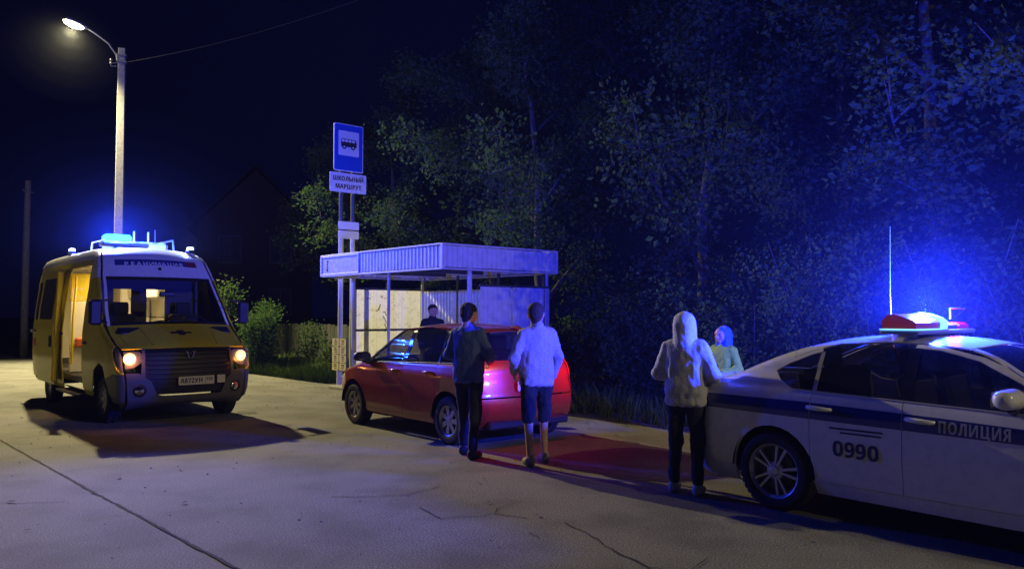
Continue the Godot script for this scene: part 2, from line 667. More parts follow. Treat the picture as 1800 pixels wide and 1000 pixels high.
# ---------------------------------------------------------------- vehicle shells
class Shell:
	var prof := PackedVector2Array()     # centre line seen from the side, front bottom -> over the top -> rear bottom
	var cum := PackedFloat32Array()
	var total := 0.0
	var wy: Array                        # [y, half width]
	var wx: Array                        # [x, factor]
	var bow: Array                       # [x, how far the edge lies behind the centre line]
	var crown: Array                     # [x, how far the edge lies below the centre line]
	var r := 0.05
	var outline := PackedVector2Array()
	var x0 := 0.0
	var y0 := 0.0
	var tops := PackedFloat32Array()
	var fronts := PackedFloat32Array()
	var rears := PackedFloat32Array()
	const D := 0.02

	static func knots(k: Array, x: float) -> float:
		var n := k.size()
		if x <= k[0][0]: return k[0][1]
		if x >= k[n - 1][0]: return k[n - 1][1]
		var i := 0
		while x > k[i + 1][0]: i += 1
		var t: float = (x - k[i][0]) / (k[i + 1][0] - k[i][0])
		t = lerpf(t, t * t * (3.0 - 2.0 * t), 0.5)
		return lerpf(k[i][1], k[i + 1][1], t)

	func setup(points: Array) -> void:
		var p := PackedVector2Array(points)
		for it in 2:
			var q := PackedVector2Array()
			q.append(p[0])
			for i in p.size() - 1:
				q.append(p[i].lerp(p[i + 1], 0.25))
				q.append(p[i].lerp(p[i + 1], 0.75))
			q.append(p[p.size() - 1])
			p = q
		prof = p
		cum.append(0.0)
		for i in p.size() - 1:
			total += p[i].distance_to(p[i + 1])
			cum.append(total)
		var lo := Vector2(1e9, 1e9)
		var hi := -lo
		var n := int(total / 0.02)
		for i in n + 1:
			var e := over(Vector2(total * i / n, 1.0))
			outline.append(Vector2(e.x, e.y))
			lo = lo.min(outline[i])
			hi = hi.max(outline[i])
		x0 = lo.x
		y0 = lo.y
		tops.resize(int((hi.x - lo.x) / D) + 2)
		tops.fill(-1e9)
		fronts.resize(int((hi.y - lo.y) / D) + 2)
		fronts.fill(-1e9)
		rears.resize(fronts.size())
		rears.fill(1e9)
		for i in outline.size() - 1:
			for k in 6:
				var c := outline[i].lerp(outline[i + 1], k / 6.0)
				var ix := int((c.x - x0) / D)
				var iy := int((c.y - y0) / D)
				tops[ix] = maxf(tops[ix], c.y)
				fronts[iy] = maxf(fronts[iy], c.x)
				rears[iy] = minf(rears[iy], c.x)
		for t in [tops, fronts, rears]:
			for i in range(1, t.size()):
				if absf(t[i]) > 1e8: t[i] = t[i - 1]
			for i in range(t.size() - 2, -1, -1):
				if absf(t[i]) > 1e8: t[i] = t[i + 1]

	func width(x: float, y: float) -> float:
		return knots(wy, y) * knots(wx, x)

	func at(s: float) -> Vector2:
		s = clampf(s, 0.0, total)
		var lo := 0
		var hi := cum.size() - 1
		while hi - lo > 1:
			var m := (lo + hi) / 2
			if cum[m] <= s: lo = m
			else: hi = m
		return prof[lo].lerp(prof[hi], (s - cum[lo]) / maxf(cum[hi] - cum[lo], 1e-6))

	func s_of(p: Vector2) -> float:
		var best := 1e9
		var bs := 0.0
		for i in prof.size() - 1:
			var c := Geometry2D.get_closest_point_to_segment(p, prof[i], prof[i + 1])
			var d := c.distance_to(p)
			if d < best:
				best = d
				bs = cum[i] + c.distance_to(prof[i])
		return bs

	func over(v: Vector2) -> Vector3:     # (s, q)
		var p := at(v.x)
		var q2 := v.y * v.y
		var x := p.x - knots(bow, p.x) * q2
		var y := p.y - knots(crown, p.x) * q2
		return Vector3(x, y, v.y * (width(x, y) - r))

	func look(t: PackedFloat32Array, f: float) -> float:
		var i := clampi(int(f), 0, t.size() - 2)
		return lerpf(t[i], t[i + 1], clampf(f - i, 0.0, 1.0))

	func side(v: Vector2) -> Vector3:     # (x, y), for z > 0
		var t := look(tops, (v.x - x0) / D - 0.5) - v.y
		t = minf(t, look(fronts, (v.y - y0) / D - 0.5) - v.x)
		t = minf(t, v.x - look(rears, (v.y - y0) / D - 0.5))
		t = clampf(t / r, 0.0, 1.0)
		return Vector3(v.x, v.y, width(v.x, v.y) - r * (1.0 - sqrt(maxf(0.0, 1.0 - (1.0 - t) * (1.0 - t)))))


# a piece of a shell: outline in the shell's own 2-D, laid on its surface, lifted by lift, with a returned edge
func panel(st: SurfaceTool, poly: PackedVector2Array, f: Callable, cell: float, flip: float, lift := 0.0, edge := 0.015) -> void:
	if poly.size() < 3:
		return
	var lo := poly[0]
	var hi := poly[0]
	for p in poly:
		lo = lo.min(p)
		hi = hi.max(p)
	var e := 0.004
	var vert := func(p: Vector2) -> Array:
		var c: Vector3 = f.call(p)
		var dx: Vector3 = f.call(p + Vector2(e, 0)) - f.call(p - Vector2(e, 0))
		var dy: Vector3 = f.call(p + Vector2(0, e)) - f.call(p - Vector2(0, e))
		var n := dx.cross(dy)
		if n.length_squared() < 1e-14:
			n = Vector3(0, 0, 1)
		n = n.normalized()
		return [c, n]
	var made := {}
	var get_v := func(p: Vector2) -> Array:
		var key := Vector2i(roundi(p.x * 5000.0), roundi(p.y * 5000.0))
		if not made.has(key):
			var r: Array = vert.call(p)
			var n: Vector3 = r[1]
			var c: Vector3 = r[0]
			if flip < 0.0:
				c.z = -c.z
				n.z = -n.z
			made[key] = [c + n * lift, n]
		return made[key]
	var nx := maxi(1, ceili((hi.x - lo.x) / cell))
	var ny := maxi(1, ceili((hi.y - lo.y) / cell))
	var cs := Vector2((hi.x - lo.x) / nx, (hi.y - lo.y) / ny)
	for iy in ny:
		for ix in nx:
			var a := lo + Vector2(ix, iy) * cs
			var rect := PackedVector2Array([a, a + Vector2(cs.x, 0), a + cs, a + Vector2(0, cs.y)])
			for piece in Geometry2D.intersect_polygons(poly, rect):
				var idx := Geometry2D.triangulate_polygon(piece)
				var k := 0
				while k < idx.size():
					var A: Array = get_v.call(piece[idx[k]])
					var B: Array = get_v.call(piece[idx[k + 1]])
					var C: Array = get_v.call(piece[idx[k + 2]])
					tri(st, A[0], B[0], C[0], A[1], B[1], C[1])
					k += 3
	if edge <= 0.0:
		return
	var cw := Geometry2D.is_polygon_clockwise(poly)
	for i in poly.size():
		var a := poly[i]
		var b := poly[(i + 1) % poly.size()]
		var n := maxi(1, ceili(a.distance_to(b) / cell))
		var o2 := Vector2((b - a).y, -(b - a).x).normalized() * 0.01
		if cw: o2 = -o2
		for k in n:
			var p := a.lerp(b, float(k) / n)
			var q := a.lerp(b, float(k + 1) / n)
			var A: Array = get_v.call(p)
			var B: Array = get_v.call(q)
			var O: Array = get_v.call(p + o2)
			quad(st, A[0], B[0], B[0] - B[1] * edge, A[0] - A[1] * edge, O[0] - A[0])


func rect2(x0: float, y0: float, x1: float, y1: float) -> PackedVector2Array:
	return PackedVector2Array([Vector2(x0, y0), Vector2(x1, y0), Vector2(x1, y1), Vector2(x0, y1)])


func biggest(list: Array) -> PackedVector2Array:
	var best := PackedVector2Array()
	var ba := 0.0
	for p in list:
		var a := 0.0
		for i in p.size():
			a += p[i].cross(p[(i + 1) % p.size()])
		if absf(a) > ba and not Geometry2D.is_polygon_clockwise(p):
			ba = absf(a)
			best = p
	return best


func cut(poly: PackedVector2Array, holes: Array) -> PackedVector2Array:
	for h in holes:
		poly = biggest(Geometry2D.clip_polygons(poly, h))
	return poly


func within(poly: PackedVector2Array, frame: PackedVector2Array, gap := 0.003) -> PackedVector2Array:
	var p := biggest(Geometry2D.intersect_polygons(poly, frame))
	if gap > 0.0 and p.size() > 2:
		p = biggest(Geometry2D.offset_polygon(p, -gap, Geometry2D.JOIN_MITER))
	return p


func pts2(a: Array) -> PackedVector2Array:
	var out := PackedVector2Array()
	for i in range(0, a.size(), 2):
		out.append(Vector2(a[i], a[i + 1]))
	return out


func wheel(parent: Node3D, at: Vector3, radius: float, rim: float, wide: float, side: float, spokes: int, rim_mat: Material, double_spokes := false) -> void:
	var w := holder("wheel", parent, Transform3D(Basis(Vector3.UP, 0.0 if side > 0 else PI), at))
	var st := st_new()
	var h := wide * 0.5
	lathe(st, [Vector2(rim, -h * 0.9), Vector2(rim + 0.03, -h), Vector2(radius - 0.03, -h), Vector2(radius - 0.008, -h * 0.8), Vector2(radius, -h * 0.55), Vector2(radius, -h * 0.05), Vector2(radius - 0.008, 0), Vector2(radius, h * 0.05), Vector2(radius, h * 0.55), Vector2(radius - 0.008, h * 0.8), Vector2(radius - 0.03, h), Vector2(rim + 0.03, h), Vector2(rim, h * 0.9)], 40)
	# tread blocks
	for k in 40:
		for s in [-1, 1]:
			var a := TAU * (k + (0.5 if s > 0 else 0.0)) / 40.0
			box(st, Vector3(cos(a), sin(a), 0) * (radius + 0.001) + Vector3(0, 0, s * h * 0.45), Vector3(0.012, radius * 0.11, h * 0.6), 0.003, Basis(Vector3(0, 0, 1), a))
	build("tyre", st, M.rubber, w)
	var rs := st_new()
	lathe(rs, [Vector2(rim - 0.01, -h * 0.9), Vector2(rim - 0.025, -h * 0.3), Vector2(rim - 0.025, h * 0.6), Vector2(rim - 0.006, h * 0.85), Vector2(rim + 0.004, h * 0.9), Vector2(rim + 0.006, h * 0.8)], 40)
	lathe(rs, [Vector2(0.001, h * 0.72), Vector2(0.03, h * 0.72), Vector2(0.036, h * 0.68), Vector2(0.075, h * 0.6), Vector2(0.08, h * 0.3)], 24)
	for k in spokes:
		var a0 := TAU * k / spokes
		for d in ([-0.2, 0.2] if double_spokes else [0.0]):
			var a: float = a0 + d
			var bs := Basis(Vector3(0, 0, 1), a)
			var wd := (0.0115 if double_spokes else 0.04) * rim / 0.22
			var o := pts2([0.05, -wd * 0.75, rim - 0.02, -wd, rim - 0.02, wd, 0.05, wd * 0.75])
			prism(rs, o, h * 0.45, h * 0.66, Transform3D(bs, Vector3.ZERO))
	build("rim", rs, rim_mat, w)
	var bk := st_new()
	lathe(bk, [Vector2(0.001, 0.0), Vector2(rim - 0.03, 0.0)], 28)
	lathe(bk, [Vector2(0.02, 0.02), Vector2(rim * 0.68, 0.02), Vector2(rim * 0.68, 0.005)], 28)
	build("brake_disc", bk, M.dark_metal, w)


func seat(parent: Node3D, at: Vector3, wide: float, m: Material, face := 1.0) -> void:
	var st := st_new()
	box(st, at + Vector3(0, 0.0, 0), Vector3(0.5, 0.14, wide), 0.05)
	box(st, at + Vector3(-0.3 * face, 0.36, 0), Vector3(0.13, 0.66, wide * 0.94), 0.05, Basis(Vector3(0, 0, 1), 0.16 * face))
	box(st, at + Vector3(-0.37 * face, 0.78, 0), Vector3(0.09, 0.2, minf(wide * 0.5, 0.26)), 0.04, Basis(Vector3(0, 0, 1), 0.1 * face))
	build("seat", st, m, parent)
# ---------------------------------------------------------------- ambulance
func make_ambulance() -> void:
	var t := thing("ambulance", "yellow and white ambulance van with blue beacon lit and its side door slid open", "ambulance", Vector3(-5.43, 0, -12.65), deg_to_rad(-49))
	var S := Shell.new()
	S.r = 0.085
	S.wy = [[0.2, 0.93], [0.5, 1.01], [0.85, 1.035], [1.35, 1.03], [1.6, 1.005], [2.2, 0.935], [2.5, 0.885], [2.72, 0.83], [2.9, 0.8]]
	S.wx = [[-5.2, 0.95], [-5.0, 0.985], [-4.6, 1.0], [-0.1, 1.0], [0.35, 0.985], [0.7, 0.955], [0.88, 0.92], [1.05, 0.86]]
	S.bow = [[-5.2, -0.03], [-4.8, 0.0], [-1.6, 0.0], [-0.9, 0.07], [-0.4, 0.16], [0.3, 0.2], [0.85, 0.16], [1.02, 0.15]]
	S.crown = [[-5.2, 0.0], [-4.7, 0.05], [-1.5, 0.06], [-0.9, 0.05], [-0.4, 0.0], [0.25, 0.03], [0.7, 0.07], [0.95, 0.0]]
	S.setup([Vector2(0.72, 0.3), Vector2(0.93, 0.33), Vector2(0.985, 0.45), Vector2(1.0, 0.62), Vector2(0.985, 0.78), Vector2(0.95, 0.95), Vector2(0.92, 1.08), Vector2(0.87, 1.15), Vector2(0.75, 1.23), Vector2(0.52, 1.34), Vector2(0.3, 1.44), Vector2(0.2, 1.5), Vector2(-0.1, 1.84), Vector2(-0.4, 2.18), Vector2(-0.5, 2.29), Vector2(-0.66, 2.48), Vector2(-0.84, 2.64), Vector2(-1.1, 2.74), Vector2(-1.5, 2.78), Vector2(-4.6, 2.76), Vector2(-4.95, 2.72), Vector2(-5.08, 2.6), Vector2(-5.14, 2.2), Vector2(-5.16, 1.2), Vector2(-5.17, 0.55), Vector2(-5.12, 0.42), Vector2(-4.95, 0.38)])
	var side : Callable = S.side
	var over : Callable = S.over
	var sil := PackedVector2Array(S.outline)
	sil.append(Vector2(-3.9, 0.36))
	sil.append(Vector2(0.3, 0.34))
	if Geometry2D.is_polygon_clockwise(sil): sil.reverse()
	var arch_f := circle(Vector2(0, 0.36), 0.43)
	var arch_r := circle(Vector2(-3.745, 0.36), 0.42)
	var fenders := pts2([0.36, 0.3, 1.1, 0.3, 1.1, 1.32, 0.36, 1.62])
	var S1 := S.s_of(Vector2(0.88, 1.14))   # hood front edge
	var S2 := S.s_of(Vector2(0.22, 1.48))   # cowl
	var S3 := S.s_of(Vector2(-0.44, 2.22))  # top of windscreen
	var S4 := S.s_of(Vector2(-1.2, 2.76))
	var S5 := S.s_of(Vector2(-4.95, 2.72))
	var SB := S.s_of(Vector2(1.0, 0.66))    # top of lower bumper
	var SL := S.s_of(Vector2(0.985, 0.45))
	var belt := 1.5
	for sg in [1.0, -1.0]:
		# front fender, with arch and headlamp opening
		var lamp := pts2([0.80, 0.80, 1.1, 0.80, 1.1, 1.10, 0.83, 1.14, 0.55, 1.17, 0.6, 0.98])
		var fen := within(cut(fenders, [arch_f, lamp, pts2([0.0, 0.2, 1.2, 0.2, 1.2, 0.76, 0.6, 0.76, 0.4, 0.7, 0.0, 0.7])]), sil)
		var s0 := st_new()
		panel(s0, fen, side, 0.06, sg)
		build("front_fender", s0, M.van_yellow, t)
		s0 = st_new()
		panel(s0, within(cut(pts2([0.0, 0.25, 1.2, 0.25, 1.2, 0.76, 0.6, 0.76, 0.43, 0.7, 0.3, 0.7]), [arch_f]), sil), side, 0.06, sg, 0.004)
		build("bumper_corner", s0, M.bumper, t)
		# cab door with its window
		var win := pts2([0.12, 1.54, -0.85, 1.5, -0.85, 2.12, -0.46, 2.14, -0.24, 1.93])
		var door := pts2([0.36, 0.5, 0.36, 1.45, 0.2, 1.56, -0.37, 2.2, -0.97, 2.2, -0.97, 0.36, -0.45, 0.36, -0.42, 0.5, -0.3, 0.78, 0.0, 0.9, 0.2, 0.85])
		door = cut(door, [arch_f])
		var lower := within(cut(door, [pts2([0.2, 1.52, -0.91, 1.47, -0.91, 2.16, -0.42, 2.17, -0.2, 1.94])]), sil)
		var d0 := st_new()
		panel(d0, lower, side, 0.07, sg)
		var cab_door := build("cab_door", d0, M.van_yellow, t)
		# the frame round the window is narrow, so it is laid as bars over the opening
		d0 = st_new()
		panel(d0, within(cut(pts2([0.2, 1.5, -0.95, 1.45, -0.95, 2.2, -0.38, 2.21, -0.17, 1.96]), []), sil), side, 0.07, sg, -0.012, 0.0)
		build("door_window", d0, M.tint_glass, cab_door)
		for bar in [pts2([-0.95, 1.45, -0.88, 1.45, -0.88, 2.2, -0.95, 2.2]), pts2([-0.88, 2.13, -0.45, 2.14, -0.38, 2.21, -0.88, 2.2]), pts2([0.2, 1.5, 0.28, 1.48, -0.37, 2.23, -0.46, 2.15])]:
			d0 = st_new()
			panel(d0, within(bar, sil, 0.0), side, 0.07, sg, 0.002)
			build("window_frame", d0, M.van_yellow if bar[0].x < 0.1 else M.black_trim, cab_door)
		# handle
		d0 = st_new()
		box(d0, Vector3(-0.84, 1.18, sg * 1.045), Vector3(0.17, 0.04, 0.035), 0.012)
		build("handle", d0, M.black_trim, cab_door)
		# mirror
		d0 = st_new()
		tube(d0, [Vector3(0.2, 1.5, sg * 0.98), Vector3(0.16, 1.54, sg * 1.05), Vector3(0.13, 1.58, sg * 1.1)], [0.025], 8)
		tube(d0, [Vector3(0.14, 1.85, sg * 0.9), Vector3(0.14, 1.84, sg * 1.04), Vector3(0.13, 1.8, sg * 1.1)], [0.018], 8)
		box(d0, Vector3(0.13, 1.66, sg * 1.12), Vector3(0.11, 0.38, 0.18), 0.045)
		var mir := build("mirror", d0, M.black_trim, t)
		d0 = st_new()
		prism(d0, rounded(0.14, 0.32, 0.03), 0.0, 0.004, Transform3D(Basis(Vector3.UP, -PI / 2), Vector3(0.073, 1.66, sg * 1.12)))
		build("mirror_glass", d0, M.chrome, mir)
		# body side behind the cab
		var top_y := 2.52
		var gap := rect2(-2.42, 0.42, -1.03, 2.42)
		var bodyside := rect2(-5.3, 0.3, -0.97, 3.0)
		if sg > 0.0:
			var rear_piece := within(cut(rect2(-5.3, 0.34, -2.42, top_y), [arch_r]), sil)
			var ps := st_new()
			panel(ps, rear_piece, side, 0.1, sg)
			build("body_side", ps, M.van_yellow, t)
			ps = st_new()
			panel(ps, within(rect2(-1.03, 0.34, -0.97, top_y), sil, 0.0), side, 0.1, sg)
			panel(ps, within(rect2(-2.42, 2.42, -1.03, top_y), sil, 0.0), side, 0.1, sg)
			panel(ps, within(rect2(-2.42, 0.3, -1.03, 0.42), sil, 0.0), side, 0.1, sg)
			build("door_surround", ps, M.van_yellow, t)
			# the sliding door itself, pushed back along the body and standing proud of it
			ps = st_new()
			panel(ps, within(rect2(-3.86, 0.45, -2.5, 2.4), sil, 0.0), side, 0.1, sg, 0.13, 0.06)
			var sd := build("sliding_door", ps, M.van_yellow, t)
			ps = st_new()
			panel(ps, within(rounded(1.02, 0.72, 0.07, Vector2(-3.18, 1.88)), sil, 0.0), side, 0.1, sg, 0.136, 0.01)
			build("window", ps, M.tint_glass, sd)
			ps = st_new()
			box(ps, Vector3(-2.6, 1.16, 1.185), Vector3(0.05, 0.2, 0.035), 0.012)
			build("handle", ps, M.black_trim, sd)
			ps = st_new()
			box(ps, Vector3(-2.51, 1.42, 1.09), Vector3(0.05, 1.9, 0.1), 0.02, Basis(Vector3(1, 0, 0), -0.04))
			build("door_edge", ps, M.door_yellow, sd)
			ps = st_new()
			box(ps, Vector3(-3.7, 1.3, 1.045), Vector3(2.7, 0.05, 0.03), 0.008)
			build("door_rail", ps, M.black_trim, t)
			# rear quarter window
			ps = st_new()
			panel(ps, within(rounded(0.9, 0.72, 0.07, Vector2(-4.4, 1.88)), sil, 0.0), side, 0.1, sg, 0.004, 0.008)
			build("side_window", ps, M.tint_glass, t)
			ps = st_new()
			box(ps, Vector3(-1.75, 0.34, 0.98), Vector3(1.4, 0.04, 0.26), 0.012)
			build("step", ps, M.dark_metal, t)
		else:
			var ps := st_new()
			panel(ps, within(cut(rect2(-5.3, 0.34, -0.97, top_y), [arch_r]), sil), side, 0.1, sg)
			build("body_side", ps, M.van_yellow, t)
			for wx in [-1.75, -3.1, -4.4]:
				ps = st_new()
				panel(ps, within(rounded(1.0, 0.72, 0.07, Vector2(wx, 1.88)), sil, 0.0), side, 0.1, sg, 0.004, 0.008)
				build("side_window", ps, M.tint_glass, t)
		# white upper side above the windows, under the roof
		var us := st_new()
		panel(us, within(pts2([-5.3, top_y, -0.55, top_y, -0.3, 2.2, -0.97, 2.2, -0.97, top_y, -0.97, 3.0, -5.3, 3.0]), sil, 0.0), side, 0.08, sg)
		us = st_new()
		panel(us, within(pts2([-5.3, top_y, -0.97, top_y, -0.97, 2.2, 0.2, 2.2, 0.2, 3.0, -5.3, 3.0]), sil, 0.0), side, 0.07, sg)
		build("upper_side", us, M.van_white, t)
		us = st_new()
		panel(us, within(rect2(-4.95, 1.02, -2.46, 1.16), sil, 0.0), side, 0.1, sg, 0.003, 0.003)
		build("stripe", us, M.van_red, t)
		# headlamp
		var hs := st_new()
		panel(hs, within(pts2([0.80, 0.80, 1.1, 0.80, 1.1, 1.10, 0.83, 1.14, 0.55, 1.17, 0.6, 0.98]), sil, 0.004), side, 0.04, sg, -0.03, 0.0)
		var hl := build("headlight", hs, M.lamp_bowl, t)
		hs = st_new()
		panel(hs, within(pts2([0.80, 0.80, 1.1, 0.80, 1.1, 1.10, 0.83, 1.14, 0.55, 1.17, 0.6, 0.98]), sil, 0.004), side, 0.04, sg, 0.002, 0.012)
		build("lens", hs, M.clear_lens, hl)
		hs = st_new()
		var ls := S.s_of(Vector2(0.97, 0.84))
		var le := S.s_of(Vector2(0.9, 1.1))
		panel(hs, pts2([ls + 0.02, sg * 0.88, ls, sg * 1.0, le, sg * 1.0, le - 0.005, sg * 0.8, lerpf(ls, le, 0.72), sg * 0.71, lerpf(ls, le, 0.35), sg * 0.77]), over, 0.05, 1.0, -0.02)
		build("reflector", hs, M.lamp_bowl, hl)
		hs = st_new()
		panel(hs, pts2([ls + 0.02, sg * 0.88, ls, sg * 1.0, le, sg * 1.0, le - 0.005, sg * 0.8, lerpf(ls, le, 0.72), sg * 0.71, lerpf(ls, le, 0.35), sg * 0.77]), over, 0.05, 1.0, 0.004, 0.01)
		build("lens", hs, M.clear_lens, hl)
		hs = st_new()
		lathe(hs, [Vector2(0.001, 0.012), Vector2(0.03, 0.01), Vector2(0.034, 0.0), Vector2(0.062, 0.004), Vector2(0.07, 0.018), Vector2(0.084, 0.012), Vector2(0.085, -0.02), Vector2(0.001, -0.03)], 24, Transform3D(Basis(Vector3.UP, PI / 2 + 0.3 * -sg), Vector3(0.81, 0.985, sg * 0.82)))
		build("bulb", hs, M.indicator_glow if sg > 0 else M.indicator_glow_dim, hl)
		var il := OmniLight3D.new()
		il.name = "headlight_lamp"
		il.position = Vector3(0.865, 0.965, sg * 0.83)
		il.light_color = Color(1.0, 0.62, 0.3)
		il.light_energy = 0.14 if sg > 0 else 0.07
		il.light_size = 0.04
		il.omni_range = 15
		il.shadow_enabled = true
		hl.add_child(il)
		# fog lamp
		hs = st_new()
		lathe(hs, [Vector2(0.075, 0.01), Vector2(0.09, 0.0), Vector2(0.085, -0.03)], 20, Transform3D(Basis(Vector3.UP, PI / 2 - 0.25 * sg), Vector3(0.905, 0.53, sg * 0.7)))
		var fl := build("fog_lamp", hs, M.black_trim, t)
		hs = st_new()
		lathe(hs, [Vector2(0.001, 0.012), Vector2(0.05, 0.006), Vector2(0.075, -0.005)], 20, Transform3D(Basis(Vector3.UP, PI / 2 - 0.25 * sg), Vector3(0.905, 0.53, sg * 0.7)))
		build("lens", hs, M.chrome, fl)
		# rear lamp
		hs = st_new()
		box(hs, Vector3(-5.13, 1.25, sg * 0.9), Vector3(0.07, 0.75, 0.13), 0.03)
		build("tail_light", hs, M.red_lens, t)
		# corner strobe on the roof
		hs = st_new()
		var cp := Vector3(-1.15, 2.735, sg * 0.68)
		if sg > 0.0: cp = Vector3(-3.3, 2.77, 0.72)
		box(hs, cp + Vector3(0, -0.005, 0), Vector3(0.2, 0.05, 0.1), 0.015)
		var sb := build("strobe_light", hs, M.black_trim, t)
		hs = st_new()
		box(hs, cp + Vector3(0.02, 0.04, 0.0), Vector3(0.12, 0.055, 0.09), 0.025)
		build("strobe_lens", hs, M.strobe_glow, sb)
		var so := OmniLight3D.new()
		so.name = "strobe_lamp"
		so.position = cp + Vector3(0.02, 0.05, 0)
		so.light_color = Color(0.6, 0.72, 1.0)
		so.light_energy = 1.2
		so.light_size = 0.03
		so.shadow_enabled = true
		sb.add_child(so)
		# wheels and wells
		wheel(t, Vector3(0, 0.345, sg * 0.87), 0.345, 0.21, 0.2, sg, 8, M.steel_rim)
		wheel(t, Vector3(-3.745, 0.345, sg * 0.87), 0.345, 0.21, 0.2, sg, 8, M.steel_rim)
		for x in [0.0, -3.745]:
			hs = st_new()
			for k in 14:
				var a := PI * k / 14.0
				var b := PI * (k + 1) / 14.0
				var A := Vector3(x + cos(a) * 0.45, 0.36 + sin(a) * 0.45, 0)
				var B := Vector3(x + cos(b) * 0.45, 0.36 + sin(b) * 0.45, 0)
				quad(hs, A + Vector3(0, 0, sg * 0.55), B + Vector3(0, 0, sg * 0.55), B + Vector3(0, 0, sg * 0.99), A + Vector3(0, 0, sg * 0.99), Vector3(x, 0.36, 0) - A)
			build("wheel_well", hs, M.black_trim, t)
	# hood with a centre crease
	var st := st_new()
	panel(st, pts2([S1 + 0.006, -0.86, S2 - 0.01, -0.93, S2 - 0.01, 0.93, S1 + 0.006, 0.86]), over, 0.07, 1.0)
	var hood := build("hood", st, M.van_yellow, t)
	for q in [-0.52, 0.52]:
		st = st_new()
		panel(st, pts2([S1 + 0.05, q - 0.012, S2 - 0.06, q * 1.1 - 0.012, S2 - 0.06, q * 1.1 + 0.012, S1 + 0.05, q + 0.012]), over, 0.07, 1.0, 0.008, 0.01)
		build("crease", st, M.van_yellow, hood)
	for sg in [-1.0, 1.0]:
		st = st_new()
		panel(st, pts2([S1 + 0.006, sg * 0.868, S2 - 0.01, sg * 0.938, S2 - 0.01, sg * 1.0, S1 + 0.006, sg * 1.0]), over, 0.06, 1.0)
		build("fender_top", st, M.van_yellow, t)
	# emblem on the hood: a dark cross between two bars
	var sm := (S1 * 0.42 + S2 * 0.58)
	st = st_new()
	for o in [pts2([sm - 0.028, -0.17, sm + 0.028, -0.17, sm + 0.028, 0.17, sm - 0.028, 0.17]), pts2([sm - 0.08, -0.055, sm + 0.08, -0.055, sm + 0.08, 0.055, sm - 0.08, 0.055])]:
		panel(st, o, over, 0.05, 1.0, 0.006 if o.size() and o[0].y < -0.1 else 0.009, 0.004)
	build("emblem", st, M.emblem_dark, hood)
	# windscreen, its surround and wipers
	st = st_new()
	panel(st, pts2([S2, -0.955, S3, -0.955, S3, 0.955, S2, 0.955]), over, 0.07, 1.0, -0.004, 0.0)
	var ws := build("windscreen", st, M.screen_glass, t)
	for sg in [-1.0, 1.0]:
		st = st_new()
		panel(st, pts2([S2, sg * 0.955, S3 + 0.02, sg * 0.955, S3 + 0.02, sg * 1.0, S2, sg * 1.0]), over, 0.07, 1.0, 0.003)
		build("pillar", st, M.van_white, t)
	st = st_new()
	panel(st, pts2([S2 - 0.004, -0.95, S2 + 0.045, -0.95, S2 + 0.045, 0.95, S2 - 0.004, 0.95]), over, 0.07, 1.0, 0.006)
	build("cowl", st, M.black_trim, t)
	st = st_new()
	panel(st, pts2([S3 - 0.05, -0.955, S3 + 0.012, -0.955, S3 + 0.012, 0.955, S3 - 0.05, 0.955]), over, 0.07, 1.0, 0.004)
	build("surround", st, M.black_trim, ws)
	for w in [[0.35, -0.5], [-0.35, 0.42]]:
		st = st_new()
		var a: Vector3 = S.over(Vector2(S2 + 0.02, w[0]))
		var b: Vector3 = S.over(Vector2(S2 + 0.1, (w[0] + w[1]) * 0.5))
		var c: Vector3 = S.over(Vector2(S2 + 0.14, w[1]))
		var nrm := Vector3(0.72, 0.69, 0) * 0.02
		tube(st, [a + nrm, b + nrm, c + nrm], [0.012, 0.009, 0.006], 6)
		build("wiper", st, M.black_trim, ws)
	# forehead with the word on a two-colour band
	st = st_new()
	panel(st, pts2([S3 + 0.014, -1.0, S4, -1.0, S4, 1.0, S3 + 0.014, 1.0]), over, 0.07, 1.0)
	build("forehead", st, M.van_white, t)
	var f0 := S.s_of(Vector2(-0.62, 2.43))
	for b in [[0.58, 0.8, M.band_red], [-0.8, 0.58, M.band_blue]]:
		st = st_new()
		panel(st, pts2([f0, -b[1], f0 + 0.14, -b[1], f0 + 0.14, -b[0], f0, -b[0]]), over, 0.05, 1.0, 0.003, 0.003)
		build("band", st, b[2], t)
	var word := holder("sign_text", t)
	var letters := "РЕАНИМАЦИЯ"
	for i in letters.length():
		var q := 0.56 - 1.06 * i / 9.0
		var p0: Vector3 = S.over(Vector2(f0 + 0.025, q))
		var p1: Vector3 = S.over(Vector2(f0 + 0.125, q))
		var px: Vector3 = S.over(Vector2(f0 + 0.025, q - 0.02))
		var bx := (px - p0).normalized()
		var bz := bx.cross((p1 - p0).normalized()).normalized()
		var bs := Basis(bx, bz.cross(bx), bz)
		words(word, letters[i], 0.088, 0.0, M.letter_white, Transform3D(bs, p0 + bz * 0.006 - bx * 0.035), 0.006, "letter")
	st = st_new()
	lathe(st, [Vector2(0.001, 0.02), Vector2(0.025, 0.015), Vector2(0.03, 0.0)], 14, Transform3D(Basis(Vector3(0, 0, 1), 0.7) * Basis(Vector3.UP, PI / 2), S.over(Vector2(f0 - 0.08, 0.0))))
	build("marker_lamp", st, M.black_trim, t)
	# roof
	st = st_new()
	panel(st, pts2([S4 + 0.006, -1.0, S5, -1.0, S5, 1.0, S4 + 0.006, 1.0]), over, 0.12, 1.0)
	build("roof", st, M.van_white, t)
	# rear
	st = st_new()
	panel(st, pts2([S5 + 0.004, -1.0, S.total - 0.02, -1.0, S.total - 0.02, 1.0, S5 + 0.004, 1.0]), over, 0.12, 1.0)
	build("rear_doors", st, M.van_yellow, t)
	# grille: recessed backing, bars, chrome mark
	st = st_new()
	panel(st, pts2([SB, -0.8, S1 - 0.004, -0.74, S1 - 0.004, 0.74, SB, 0.8]), over, 0.07, 1.0, -0.05, 0.0)
	var grille := build("grille", st, M.grille_black, t)
